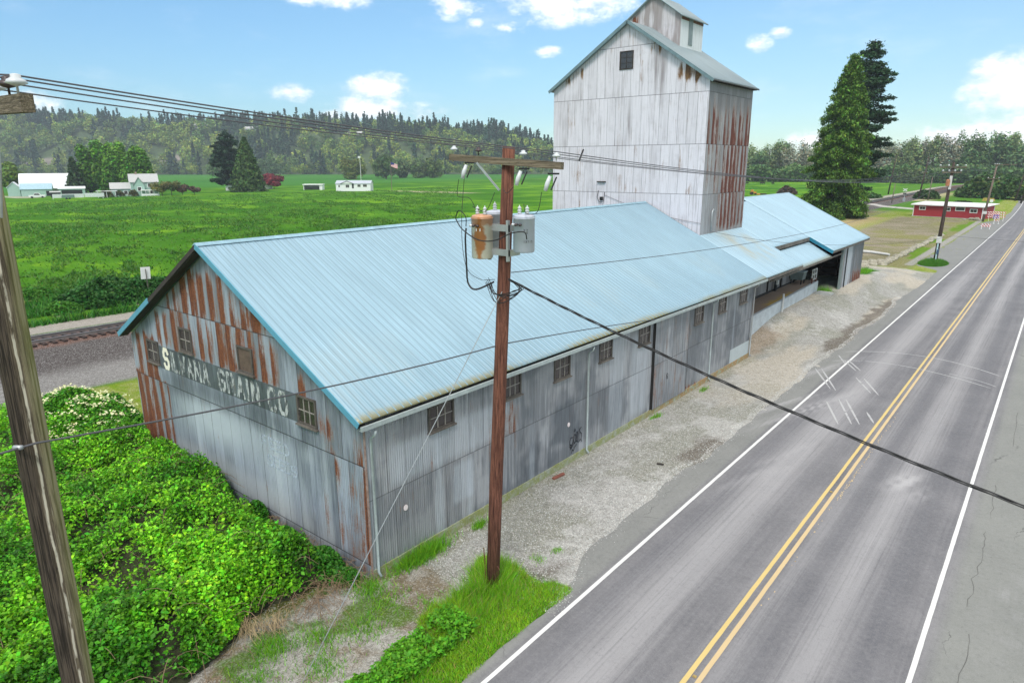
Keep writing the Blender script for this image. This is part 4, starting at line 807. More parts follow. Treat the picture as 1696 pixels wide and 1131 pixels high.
# ------------------------------------------------------------------ leaf clouds
def quads(P, size, col, up=.35, aspect=1.0, jit=.35, nrm=None, hang=None):
    """one diamond leaf per point; returns V,F,colours"""
    k = len(P); nv = rng.normal(size=(k, 3)); nv[:, 2] = np.abs(nv[:, 2])+up
    if nrm is not None: nv = nv*.55+nrm
    nv /= np.linalg.norm(nv, axis=1)[:, None]
    a = np.cross(nv, rng.normal(size=(k, 3))); a /= np.linalg.norm(a, axis=1)[:, None]+1e-9
    if hang is not None:
        a = np.tile(np.array([0, 0, -1.]), (k, 1))+rng.normal(size=(k, 3))*hang; a -= nv*(a*nv).sum(1)[:, None]; a /= np.linalg.norm(a, axis=1)[:, None]+1e-9
    b = np.cross(nv, a)
    s = size*(1+jit*rng.normal(size=k)).clip(.4, 2) if np.isscalar(size) else size
    s = s[:, None]
    V = np.stack([P-a*s*.55*aspect, P-b*s*.36+a*s*.02, P+a*s*.55*aspect, P+b*s*.36+a*s*.02], 1)
    V[:, 1] += nv*s*.10; V[:, 3] += nv*s*.10
    F = np.arange(k*4).reshape(k, 4)
    return V.reshape(-1, 3), F, np.repeat(col, 4, axis=0)
def vary(base, k, v=.25, hue=.12):
    base = np.asarray(base, float); c = np.tile(base, (k, 1)) if base.ndim == 1 else base.copy()
    b = (1+v*rng.normal(size=k)).clip(.35, 1.9)[:, None]; c = c*b; h = hue*rng.normal(size=k)
    c[:, 0] *= 1+h*1.5; c[:, 2] *= 1-h*.5
    return c.clip(.004, .9)
def dirs(k):
    d = rng.normal(size=(k, 3)); return d/np.linalg.norm(d, axis=1)[:, None]
def broad_pts(k, rx_, h0, h1, lobes=14, seed=None, hollow=.55):
    """points of an irregular broadleaf crown between heights h0..h1, radius rx_"""
    hc = (h0+h1)/2; hz = (h1-h0)/2; cs_ = []
    for i in range(lobes):
        d = dirs(1)[0]; r = rng.uniform(.35, .8)**.7
        cs_.append((d[0]*rx_*r, d[1]*rx_*r, hc+d[2]*hz*r, rng.uniform(.28, .48)))
    cs_ = np.array(cs_); w_ = cs_[:, 3]**2; idx = rng.choice(lobes, k, p=w_/w_.sum())
    d = dirs(k); rad = (hollow+(1-hollow)*rng.random(k)**.5)*(1+.12*rng.normal(size=k))
    q = cs_[idx]; sc = q[:, 3]*rad
    P = np.stack([q[:, 0]+d[:, 0]*rx_*sc, q[:, 1]+d[:, 1]*rx_*sc, q[:, 2]+d[:, 2]*hz*sc*1.05], 1)
    return P, d, idx
def broad_tree(name, label, cat, loc, h, rad, base, k, ls, group=None, h0=.18, lobes=14, v=.28, parts=True, thin=.55):
    t = thing(name, label, cat, loc, 0, group)
    P, d, idx = broad_pts(k, rad, h*h0, h, lobes, hollow=thin)
    lobev = (1+.16*rng.normal(size=lobes)).clip(.6, 1.4)[idx]
    V, F, c_ = quads(P, ls, vary(np.tile(base, (k, 1))*lobev[:, None], k, v), nrm=d*.7)
    np_mesh('crown', V, F, LEAF, t, {'col': c_})
    mb = MB(); mb.tube([(0, 0, 0), (rad*.03, 0, h*.25), (-rad*.03, rad*.04, h*.55), (0, 0, h*.85)], [h*.028, h*.022, h*.014, h*.004], 8)
    for k_ in range(7):
        a_ = random.uniform(0, 2*PI); z_ = random.uniform(.22, .6)*h; mb.tube([(0, 0, z_), (math.cos(a_)*rad*.35, math.sin(a_)*rad*.35, z_+h*.12), (math.cos(a_)*rad*.75, math.sin(a_)*rad*.75, z_+h*.22)], [h*.010, h*.007, h*.002], 5)
    mb.build('trunk', BARE, t); return t
def conifer_pts(k, h, rad, h0=.05, lean=0, ragged=.25, levels=40, per=7, prof=1.0, droop=.35):
    lv = rng.integers(0, levels, k); fr = lv/levels
    br = rng.integers(0, per, k); key = lv*per+br
    ang = hash2(key, key*0, 3)*2*PI; ln_ = 1-ragged*1.3*hash2(key, key*0+1, 5)+ragged*.4*hash2(key, key*0+7, 5)
    R_ = rad*((1-fr)**prof)*ln_+rad*.03
    t = rng.random(k)**.6; ang = ang+rng.normal(size=k)*.16/(.3+t)
    z = h*(h0+(1-h0)*fr)+h/levels*.5*rng.normal(size=k)-droop*R_*t**1.5+.1*R_
    sp_ = .10*R_
    P = np.stack([np.cos(ang)*R_*t+sp_*rng.normal(size=k), np.sin(ang)*R_*t+sp_*rng.normal(size=k), z-.05*R_*rng.random(k)], 1)
    d = np.stack([np.cos(ang), np.sin(ang), ang*0+.3], 1)
    return P, d, key
def conifer(name, label, cat, loc, h, rad, base, k, ls, group=None, tilt=(0, 0), **kw):
    t = thing(name, label, cat, loc, 0, group); hang = kw.pop('hang', None); tr = kw.pop('trunk', True)
    P, d, key = conifer_pts(k, h, rad, **kw)
    kv = (.75+.5*hash2(key, key*0, 9))
    V, F, c_ = quads(P, ls, vary(np.tile(base, (k, 1))*kv[:, None], k, .3), nrm=d*.5, hang=hang, aspect=1.4)
    np_mesh('crown', V, F, LEAFD, t, {'col': c_})
    mb = MB(); mb.tube([(0, 0, -.2), (0, 0, h*.5), (0, 0, h*.97)], [h*.02, h*.012, h*.002], 8); mb.build('trunk', BARE, t); return t

def bough_tree(name, label, cat, loc, h, prof, base, nb_, k, ls, z0=.05, droop=.25, upturn=.0, thick=.5, hang=None, lean=0.0, power=.8):
    t = thing(name, label, cat, loc, 0); zf = z0+(1-z0)*np.sort(rng.random(nb_)**power); L = np.interp(zf, *zip(*prof))*rng.uniform(.5, 1.2, nb_); an = rng.uniform(0, 2*PI, nb_)
    wgt = L**1.6+.6; bi = rng.choice(nb_, k, p=wgt/wgt.sum()); t_ = rng.random(k)**.75; Lb = L[bi]
    ang = an[bi]+rng.normal(size=k)*.05; rr = Lb*(.08+.92*t_); sp_ = thick*(.35+.65*np.sin(np.clip(t_, 0, 1)*PI*.85+.25))
    z = zf[bi]*h-droop*Lb*t_**1.6+upturn*Lb*np.clip(t_-.6, 0, 1)*1.2
    off = rng.normal(size=(k, 3))*sp_[:, None]*np.array([.75, .75, .42]); off[:, 2] += .35*np.sin(bi*7.3)*sp_; off[:, 2] -= np.abs(rng.normal(size=k))*sp_*(.5 if hang else .15)
    P = np.stack([np.cos(ang)*rr+lean*zf[bi]*h, np.sin(ang)*rr, z], 1)+off; P[:, 2] = np.maximum(P[:, 2], .1)
    bv = (.7+.6*rng.random(nb_))[bi][:, None]; V, F, c_ = quads(P, ls, vary(np.tile(base, (k, 1))*bv, k, .3), up=.5, hang=hang, aspect=1.3)
    np_mesh('crown', V, F, LEAFD, t, {'col': c_})
    mb = MB(); mb.tube([(0, 0, -.2), (lean*h*.5, 0, h*.5), (lean*h*.97, 0, h*.97)], [h*.018, h*.011, h*.002], 8)
    for j in range(0, nb_, max(1, nb_//60)): q = zf[j]*h; mb.tube([(lean*q, 0, q), (lean*q+math.cos(an[j])*L[j]*.5, math.sin(an[j])*L[j]*.5, q-droop*L[j]*.33), (lean*q+math.cos(an[j])*L[j]*.9, math.sin(an[j])*L[j]*.9, q-droop*L[j]*.85)], [.10, .06, .02], 4)
    mb.build('trunk', BARE, t); return t
# ------------------------------------------------------------------ brambles beside the gable
def bz(x, y):
    e = sst(x, -21.5, -19.5)*(1-sst(x+.5*(fbm(x*.6, y*.6, 3, 705)-.5)*2+.18*np.clip(-y-1, 0, 9)*0, -1.35+.2*0, -.55+.0))*(1-sst(y, -.9, -.35))
    lim = -.9+.16*np.clip(-y-2, 0, 8); e = sst(x, -21.5, -19.5)*(1-sst(x+1.1*(fbm(x*.7, y*.7, 3, 705)-.5), lim-.8, lim))*(1-sst(y+.7*(fbm(x*.9, y*.9, 3, 709)-.5)+.55*sst(x, -7.5, -3.5), -.75, -.15))
    hh = .15+1.5*fbm(x*.33+2, y*.33, 3, 701)+.85*fbm(x*1.15, y*1.15, 3, 703)+.42*fbm(x*3.1, y*3.1, 2, 707)-.35*(1-sst(-y, .3, 2.2))*sst(x, -12, -7)
    return e**.6*hh, e
k = 620000
bxx = rng.uniform(-22, 1.2, k); byy = -rng.random(k)**1.15*11.5
bh, be = bz(bxx, byy)
dens = sst(fbm(bxx*.8+5, byy*.8, 4, 711), .38, .47)
keep = (be > .06) & (rng.random(k) < (.14+.86*dens)) & (bxx > -21.5)
camd = np.hypot(bxx-14.4, byy+11.1); keep &= rng.random(k) < np.clip((27-camd)/11, .35, 1)
bxx, byy, bh, be = bxx[keep], byy[keep], bh[keep], be[keep]; k = len(bxx)
dp = rng.random(k)**2.0
P = np.stack([bxx, byy, bh*(1-.45*dp)+.02+.12*rng.normal(size=k)*(dp < .3)*.6], 1)
tone = sst(fbm(bxx*.7, byy*.7, 4, 721), .25, .75)[:, None]; base = np.array([.065, .26, .010])*(1-tone)+np.array([.20, .54, .016])*tone; base = base*(.62+.75*fbm(bxx*2.3, byy*2.3, 3, 725)[:, None])
spr = hash2(np.floor(bxx*9), np.floor(byy*9), 5)[:, None]; base = base*(.5+.95*spr)
V, F, c_ = quads(P, .092, vary(base, k, .30, .14), up=.7, jit=.4)
o = np_mesh('bramble_patch', V, F, LEAF, None, {'col': c_}); tag(o, 'thick bright green bramble patch filling the corner beside the gable wall', 'brambles', kind='stuff')
# woody understorey
ux = np.linspace(-22, .8, 190); uy = np.linspace(-12, 0, 110); UX, UY = np.meshgrid(ux, uy, indexing='ij'); uh, ue = bz(UX, UY)
i = (np.arange(189)[:, None]*110+np.arange(109)[None, :]).ravel()
o = np_mesh('bramble_thicket', np.stack([UX, UY, np.where(ue > .1, uh*.55-.05, -.35)], -1).reshape(-1, 3), np.stack([i, i+110, i+111, i+1], 1), simple('dead_bramble_stems', (.05, .055, .022), .95, 0, .5, 6, .8), None, None, True); tag(o, kind='stuff', label='dark tangled stems under the bramble leaves', cat='stems')
mb = MB()
def cane(x, y, L, z0, r=.006):
    a_ = random.uniform(0, 2*PI); P_ = []
    for j in range(6):
        t_ = j/5; P_.append((x+math.cos(a_)*L*t_, y+math.sin(a_)*L*t_, z0+.35*L*math.sin(t_*PI)+random.uniform(-.03, .03)))
    mb.tube(P_, r, 4, False)
for j in range(950):
    x = random.uniform(-13, .6); y = random.uniform(-9, -.2); b_, e_ = bz(np.array([x]), np.array([y]))
    if e_[0] > .02 and e_[0] < .6: cane(x, y, random.uniform(.4, 1.3), max(.0, b_[0]*.6), random.uniform(.004, .009))
    elif random.random() < .25: cane(x, y, random.uniform(.4, 1.2), b_[0]*.85, .006)
for j in range(700):
    x = random.uniform(-6.5, -.1); y = random.uniform(-2.2, -.15); cane(x, y, random.uniform(.3, 1.1), .04, .006)
tag(mb.build('dry_canes', simple('dry_cane', (.30, .20, .12), .9, 0, .4, 4)), 'dry brown canes lying at the edge of the brambles by the wall', 'dead canes', kind='stuff')
# tan straw heaps
mb = MB()
for (cx_, cy_) in ((-.75, -3.6), (-.5, -3.0), (-.6, -.6), (-1.3, -3.9)):
    for j in range(90):
        a_ = random.gauss(-.6, .5); x = cx_+random.gauss(0, .14); y = cy_+random.gauss(0, .2); L = random.uniform(.15, .45); mb.tube([(x, y, .05+random.random()*.3), (x+math.cos(a_)*L, y+math.sin(a_)*L, .02+random.random()*.12)], .005, 3, False)
tag(mb.build('straw', simple('tan_straw', (.45, .34, .19), .9, 0, .3, 6)), 'tan straw tufts hanging from the bramble edge', 'dead grass', kind='stuff')
# the blossoming bush at the far end of the patch
def cloud_bush(name, label, cat, cx_, cy_, rx_, ry_, h, base, k, ls, group=None, kindm=None, z0=0, flat=.55, leaf=None):
    t = thing(name, label, cat, (cx_, cy_, z0), 0, group)
    a_ = rng.uniform(0, 2*PI, k); r = rng.random(k)**.5
    x = np.cos(a_)*r; y = np.sin(a_)*r; top = (1-r**2)**flat
    nz_ = fbm((x*rx_+cx_)*.9, (y*ry_+cy_)*.9, 3, 731); zz = h*top*(.55+.8*nz_)*(1-.5*rng.random(k)**2)
    P = np.stack([x*rx_, y*ry_, zz+.03], 1)
    V, F, c_ = quads(P, ls, vary(base, k, .3, .15), up=.6); np_mesh('foliage', V, F, leaf or LEAF, t, {'col': c_})
    mb = MB()
    for j in range(14):
        b_ = random.uniform(0, 2*PI); mb.tube([(0, 0, -.1), (math.cos(b_)*rx_*.3, math.sin(b_)*ry_*.3, h*.35), (math.cos(b_)*rx_*.6, math.sin(b_)*ry_*.6, h*.6)], [.03*h, .02*h, .005*h], 5)
    mb.build('stems', BARE, t)
    return t
el_ = cloud_bush('flowering_bush', 'leafy bush dotted with creamy white blossom left of the rusty gable corner', 'flowering bush', -18.3, -1.4, 4.2, 2.6, 2.1, (.09, .30, .015), 34000, .12)
k = 300; a_ = rng.uniform(0, 2*PI, k); r = rng.random(k)**.5*.95; P = np.stack([np.cos(a_)*r*4.2, np.sin(a_)*r*2.6, 0*a_], 1); P[:, 2] = 2.1*(1-r**2)**.55*(.7+.55*fbm((P[:, 0]-18.3)*.9, (P[:, 1]-1.4)*.9, 3, 731))+.05
ctr = P[rng.integers(0, 150, 1900)]+rng.normal(size=(1900, 3))*np.array([.13, .13, .05])+np.array([0, 0, .06])
V, F, c_ = quads(ctr, .10, vary((.86, .84, .50), 1900, .08, .05), up=1.2); np_mesh('blossoms', V, F, LEAF, el_, {'col': c_})
for (x, y, rx_, ry_, h, lb) in ((-1.5, -.75, .9, .6, .75, 'dark green low bramble at the foot of the gable near the downspout corner'), (-3.6, -.55, .55, .4, .7, 'small dark bramble clump against the foot of the gable wall'), (-.55, -.55, .4, .35, .4, 'tiny leafy clump right at the near corner of the warehouse'), (-5.6, -.45, .5, .35, .9, 'upright leafy shoot against the painted part of the gable')):
    cloud_bush('bramble_clump', lb, 'brambles', x, y, rx_, ry_, h, (.045, .19, .012), int(2600*rx_+600), .085, z0=0)
# grass: verge and tufts
def blades(name, P, h, wd, base, label, m=GRASS, v=.3, cat='grass', lean=.45):
    k = len(P); a_ = rng.uniform(0, 2*PI, k); d = np.stack([np.cos(a_), np.sin(a_), a_*0], 1); hh = (h*(1+.35*rng.normal(size=k))).clip(h*.25 if np.isscalar(h) else .02, None)[:, None]
    le = rng.normal(size=(k, 3))*lean; le[:, 2] = 0
    V = np.stack([P-d*wd/2, P+d*wd/2, P+np.array([0, 0, 1.])*hh+le*hh], 1); F = np.arange(3*k).reshape(k, 3)
    o = np_mesh(name, V.reshape(-1, 3), F, m, None, {'col': np.repeat(vary(base, k, v, .15), 3, axis=0)}); tag(o, label, cat, kind='stuff'); return o
k = 110000; x = rng.uniform(1.8, 5.0, k); y = rng.uniform(-10, 3.6, k); vl = 2.75+.10*np.clip(-y, -2, 6)-.5*sst(y, 1, 3.4)
jg = (fbm(x*1.3, y*1.3, 3, 1)-.5)*1.0
ok = (x+jg > vl-.15) & (y+jg < 3.2) & (x < 4.95+.2*(fbm(y*1.1, y*0, 3, 8)-.5)); x, y = x[ok], y[ok]
hg = .09+.22*sst(fbm(x*1.1, y*1.1, 3, 741), .45, .65)*(1-sst(x, 3.6, 4.4))+.28*np.exp(-((x-3.15)**2+(y-1.75)**2)/.6)
tn = fbm(x*.9, y*.9, 3, 743)[:, None]; bs = np.array([.11, .40, .012])*(1-tn)+np.array([.34, .58, .03])*tn
dry = (rng.random(len(x)) < .10)[:, None]; bs = np.where(dry, np.array([.42, .34, .14]), bs)
blades('verge_grass', np.stack([x, y, x*0], 1), hg, .016, bs, 'bright green grass verge between the gravel and the road around the red brown pole')
k = 9000; x = rng.uniform(2.2, 4.0, k); y = rng.uniform(-8, 1.3, k); dn = fbm(x*1.4+2, y*1.4, 3, 751); vl = 2.7+.10*np.clip(-y, -2, 6)
k2 = (x > vl-.1+.5*fbm(y*1.6, y*0+2, 3, 755)) & (x < vl+.55+1.0*fbm(y*1.1, y*0, 3, 753)) & (dn > .44+.10*(rng.random(len(x))-.5)) & (y < .2); x, y = x[k2], y[k2]; x = np.repeat(x, 5)+rng.normal(size=5*len(x))*.05; y = np.repeat(y, 5)+rng.normal(size=len(x))*.05
V, F, c_ = quads(np.stack([x, y, .12+.28*rng.random(len(x))], 1), .085, vary((.10, .32, .012), len(x), .25), up=1.1); o = np_mesh('leafy_weeds', V, F, LEAF, None, {'col': c_}); tag(o, 'low leafy bramble shoots growing through the roadside verge', 'weeds', kind='stuff')
P = []
for cx_, cy_, rx_, ry_, k, hh in [(.30, 1.75, .26, .95, 1900, .34), (.45, 4.3, .15, .3, 300, .22), (3.4, 4.7, .15, .2, 130, .08), (3.2, 3.9, .25, .25, 160, .08), (.25, -.4, .5, .45, 700, .2), (1.1, -.5, .4, .7, 420, .12), (1.6, -1.6, .5, .5, 520, .14), (.9, -2.6, .5, .5, 620, .16), (.35, -3.6, .4, .5, 620, .18), (1.9, -3.2, .6, .5, 520, .15), (1.0, -4.6, .6, .6, 620, .17), (2.1, .2, .4, .4, 260, .1), (.4, 17.6, .12, .3, 120, .15), (.5, 22.8, .12, .4, 160, .15), (.3, 17.2, .1, .3, 90, .12), (-1.0, 51.8, .5, .6, 500, .4), (-1.1, 66.5, .6, 2.2, 1500, .3), (-3.6, 50.9, .5, .8, 200, .5)]:
    q = np.stack([cx_+rng.normal(size=k)*rx_*.6, cy_+rng.normal(size=k)*ry_*.6, np.zeros(k), np.full(k, hh)], 1); q[:, 2] = ground_h(q[:, 0], q[:, 1]); P.append(q)
P = np.concatenate(P); blades('grass_tufts', P[:, :3], P[:, 3], .018, (.17, .42, .02), 'scattered green tufts of grass along the warehouse wall and in the gravel')
k = 26000; a_ = rng.uniform(0, 2*PI, k); r = rng.random(k)**.5; x = 2.75+np.cos(a_)*r*1.6; y = 86.5+np.sin(a_)*r*3.4
blades('pole_base_grass', np.stack([x, y, x*0], 1), .35*(1-r**2)+.08, .05, (.08, .24, .02), 'round patch of grass at the foot of the dark leaning pole')
# weeds and rough grass: field edge beyond the track, and clumps giving the meadow its relief
k = 60000; x = rng.uniform(-64, -46, k); y = rng.uniform(-6, 60, k); dn = fbm(x*.35, y*.2, 4, 761); ok = (dn > .50); x, y, dn = x[ok], y[ok], dn[ok]
blades('rough_grass', np.stack([x, y, x*0], 1), .25+1.2*(dn-.5)*2, .12, (.05, .19, .018), 'rough green weeds along the field side of the railway', v=.35)
k = 150000; dd_ = 60+200*rng.random(k)**1.7; x = -dd_+.0; y = rng.uniform(-20, 1, k)+(dd_*1.05+8)*rng.random(k); dn = fbm((x*.35+y*.94)*.11+3, (x*.94-y*.35)*.035, 4, 61)*.5+fbm((x*.35+y*.94)*.5, (x*.94-y*.35)*.16, 3, 71)*.5
ok = (dn > .47)|(rng.random(k) < .12); x, y, dn, dd_ = x[ok], y[ok], dn[ok], dd_[ok]; k = len(x); tn = fbm(x*.3, y*.12, 3, 773)[:, None]
z_ = (fbm((x*.35+y*.94)*.11+3, (x*.94-y*.35)*.035, 4, 61)*.5+fbm((x*.35+y*.94)*.5, (x*.94-y*.35)*.16, 3, 71)*.5-.5)*.9
blades('field_grass', np.stack([x, y, z_-.05], 1), .22+.9*np.clip(dn-.45, 0, .2), .30+.0*x.mean()*0, np.array([.032, .12, .010])*(1-tn)+np.array([.12, .28, .018])*tn, 'long green grass clumps across the field behind the warehouse', v=.22, lean=.8)
cloud_bush('dark_bush', 'dark green bramble bush beyond the tracks left of the roof corner', 'bush', -52.5, 13.5, 3.4, 5.6, 2.0, (.035, .13, .02), 16000, .26)
for (a, b, r_, h_, lb) in ((-50.5, 8.2, 1.5, .9, 'small green clump nearest the rails in front of the dark bramble bush'), (-60, 9, 1.6, 1.0, 'low green clump on the yellow strip beyond the tracks')): cloud_bush('weed_clump', lb, 'weeds', a, b, r_, r_, h_, (.07, .22, .02), 2500, .22)
# stones, litter
def rock(x, y, s, parent=None, name='rock', z0=0, seed=0, mat_=None):
    random.seed(seed); mb = MB(); n_ = 8; rings = [(.75, 0), (1.0, .25), (.92, .6), (.6, .85)]
    V = []; 
    for r_, z_ in rings:
        for j in range(n_): t_ = 2*PI*j/n_; q = r_*random.uniform(.85, 1.1); V.append((s[0]*q*math.copysign(abs(math.cos(t_))**.6, math.cos(t_)), s[1]*q*math.copysign(abs(math.sin(t_))**.6, math.sin(t_)), s[2]*z_*random.uniform(.93, 1.05)))
    F = [(a*n_+b, a*n_+(b+1) % n_, (a+1)*n_+(b+1) % n_, (a+1)*n_+b) for a in range(3) for b in range(n_)]+[tuple(range(n_))[::-1], tuple(range(3*n_, 4*n_))]
    mb.add(V, F); o = mb.build(name, mat_ or STONE, parent); o.location = (x, y, z0); return o
STONE = simple('pale_limestone', (.44, .41, .32), .9, 0, .5, 1.8, .6)
for j in range(27):
    y = 80.5+j*1.75; x = -1.85+.45*(j/27)+random.uniform(-.12, .12); o = rock(x, y, (random.uniform(.42, .55), random.uniform(.52, .74), random.uniform(.45, .75)), z0=-.05, seed=j); o.rotation_euler.z = random.uniform(-.15, .15)
    tag(o, ORD[j]+' pale limestone boulder from the near end of the row edging the lot', 'boulder', 'boulders in a row along the lot')
for j, (x, y, w_) in enumerate(((-2.7, 79.6, 'nearest'), (-3.3, 82.4, 'farthest left'), (-2.5, 83.0, 'rearmost'), (-3.9, 80.6, 'left end'))):
    o = rock(x, y, (.6, .7, .6), z0=-.05, seed=50+j); tag(o, w_+' pale limestone boulder in the loose heap beside the near end of the row', 'boulder', 'boulders heaped at the end of the row')
o = rock(-2.9, 72.8, (1.3, 1.0, .8), z0=gh(-2.9, 72.8)-.05, seed=61); tag(o, 'broad flat topped boulder alone by the far corner of the shed', 'boulder')
mb = MB(); mb.tube([(-7.6, 93.0, .2), (-5.5, 92.5, .2), (-3.0, 91.2, .18)], [.2, .19, .16], 8); tag(mb.build('log', WHITEP), 'white painted log lying in the lot behind the boulders', 'log')
for (x, y, L, a_, lb) in ((-24.0, -.3, 2.2, .3, 'pale grey drift board lying on the yellow grass beyond the blossom bush'), (-24.6, -3.1, 1.0, .1, 'short weathered board on the grass at the left of the old pole')):
    mb = MB(); mb.box(-L/2, L/2, -.22, .22, .02, .16); o = mb.build('board', simple('bleached_board', (.60, .56, .50), .85, 0, .2, 2), None); o.location = (x, y, 0); o.rotation_euler.z = a_+PI/2.6; tag(o, lb, 'board')
mb = MB(); mb.prism([(.30, 8.75, .015), (.42, 8.72, .02), (.50, 9.35, .02), (.37, 9.4, .015)], (0, 0, .07)); tag(mb.build('brick', simple('red_brick', (.28, .10, .07), .9, 0, .3, 8)), 'reddish brick lying against the foot of the side wall', 'brick')
mb = MB(); mb.tube([(0, 0, 0), (.15, .0, .03), (.25, .1, .0)], .04, 5); o = mb.build('stick', WOODD); o.location = (2.9, 12.6, .03); tag(o, 'short dark stick lying on the gravel apron', 'stick')
# loose pebbles of the gravel apron
k = 24000; x = rng.uniform(.1, 4.1, k); y = rng.uniform(1.4, 32, k)**1.0; y = 1.4+(y-1.4)*rng.random(k)**.6; ed_ = rng.random(k) < .42; ye = rng.uniform(2, 60, k); y = np.where(ed_, ye, y); x = np.where(ed_, 4.75-.9*sst(y, 2.5, 6)+(fbm(y*.7, y*0, 4, 201)-.5)*.5+(fbm(y*.12, y*0+3, 3, 207)-.5)*.7+np.abs(rng.normal(size=k))*.22-.12, x); s = rng.uniform(.008, .022, k)
Vb = np.array([(1, 0, 0), (0, 1, 0), (-1, 0, 0), (0, -1, 0), (0, 0, .8)]); Fb = np.array([(0, 1, 4), (1, 2, 4), (2, 3, 4), (3, 0, 4)])
V = (Vb[None]*s[:, None, None]*(1+.3*rng.normal(size=(k, 5, 1)))+np.stack([x, y, np.maximum(ground_h(x, y), .008)], 1)[:, None]); F = (Fb[None]+5*np.arange(k)[:, None, None])
cp = vary((.48, .48, .46), k, .3, .03); np_mesh_o = np_mesh('loose_gravel', V.reshape(-1, 3), F.reshape(-1, 3), PLAINCOL, None, {'col': np.repeat(cp, 5, axis=0)}); tag(np_mesh_o, 'loose grey gravel stones on the apron beside the warehouse', 'gravel', kind='stuff')

# ------------------------------------------------------------------ utility poles
def insulator(parent, x, y, z, s=1.0, m=None, name='insulator'):
    mb = MB(); mb.lathe((x, y, z), [(.012*s, 0), (.012*s, .07*s), (.05*s, .08*s), (.10*s, .10*s), (.085*s, .13*s), (.05*s, .15*s), (.05*s, .18*s), (.02*s, .19*s)], 12); return mb.build(name, m or PORC, parent, True)
BROWNP = simple('brown_porcelain', (.07, .05, .05), .3)
p1 = thing('utility_pole', 'red brown wooden utility pole with transformers standing in the verge before the warehouse', 'utility pole', (3.08, 1.87, 0))
mb = MB(); mb.tube([(0, 0, -.3), (.17, 0, 3), (.34, 0, 6), (.52, 0, 9.2), (.70, 0, 12.47)], [.19, .185, .175, .165, .15], 20); mb.build('pole', POLE, p1, True)
mb = MB(); mb.bar((2.0-3.08, -.17, 12.24), (5.47-3.08, -.17, 12.02), .12, .16); mb.build('crossarm', ARM, p1)
INS1 = [(2.12, 12.33, 0), (2.95, 12.28, 1), (4.35, 12.19, 0), (5.30, 12.13, 0)]
for x, z, b_ in INS1: insulator(p1, x-3.08, -.17, z, 1.0, BROWNP if b_ else PORC)
for a, b in (((2.95-3.08, -.24, 12.1), (3.62-3.08, -.18, 11.45)),): mb = MB(); mb.bar(a, b, .02, .05); mb.build('crossarm_brace', GALV, p1)
for x, z in ((2.62, 12.0), (4.35, 11.86), (5.2, 11.75)):
    mb = MB(); x -= 3.08; mb.tube([(x, -.26, z+.05), (x-.05, -.30, z-.12), (x-.08, -.33, z-.28)], [.04, .055, .045], 10); mb.build('fuse_cutout', PORC, p1, True)
    mb = MB(); mb.tube([(x+.18, -.26, z+.03), (x+.10, -.36, z-.26)], .018, 6); mb.bar((x-.1, -.2, z+.1), (x+.2, -.2, z+.1), .04, .04); mb.build('fuse_tube', BLACK, p1)
mb = MB()
for s0 in ((-.10, 10.55), (-.10, 9.95)):
    mb.box(.30, .88, -.24, -.20, s0[1]-.08, s0[1]+.08); mb.box(.26, .32, -.30, .16, s0[1]-.08, s0[1]+.08); mb.box(.86, .92, -.30, .16, s0[1]-.08, s0[1]+.08)
mb.box(.26, .32, -.32, -.24, 9.75, 10.75); mb.box(.86, .92, -.32, -.24, 9.75, 10.75); mb.build('transformer_bracket', GALV, p1)
mb = MB(); mb.bar((.42, -.16, 0.9), (.36, -.17, 1.0), .02, .02); mb.tube([(-.15, -.1, .0), (-.16, -.12, .9), (-.2, -.12, 1.35)], .015, 5); mb.build('ground_rod', RUSTY, p1)
m, n = mat('rust_blotched_cream_paint'); x, y, z = n.sep(n.obj()); a = n.noise(n.obj(), 5, 5, .6); th = n.m('ARCTAN2', y, x)
d1 = n.m('ADD', n.m('MULTIPLY', n.m('ABSOLUTE', n.m('ADD', th, 1.15)), 1.25), n.m('MULTIPLY', n.m('ABSOLUTE', n.m('SUBTRACT', z, .50)), 1.15)); d2 = n.m('ADD', n.m('MULTIPLY', n.m('ABSOLUTE', n.m('ADD', th, 2.2)), 2.4), n.m('MULTIPLY', n.m('ABSOLUTE', n.m('SUBTRACT', z, .55)), 3.0))
f = n.m('MAXIMUM', n.ss(n.m('ADD', d1, n.m('MULTIPLY', a, 1.2)), 1.25, 1.6, 1, 0), n.m('MAXIMUM', n.ss(n.m('ADD', d2, a), .95, 1.3, 1, 0), n.m('MULTIPLY', n.ss(n.m('ADD', z, n.m('MULTIPLY', a, .3)), .93, 1.02), .8)))
n.out(n.mix(n.m('MULTIPLY', f, .92), (.72, .67, .56), n.mix(a, (.42, .10, .012), (.60, .24, .06))), .35); RUSTT = m
CAN = simple('light_grey_can_paint', (.52, .55, .62), .35, 0, .06)
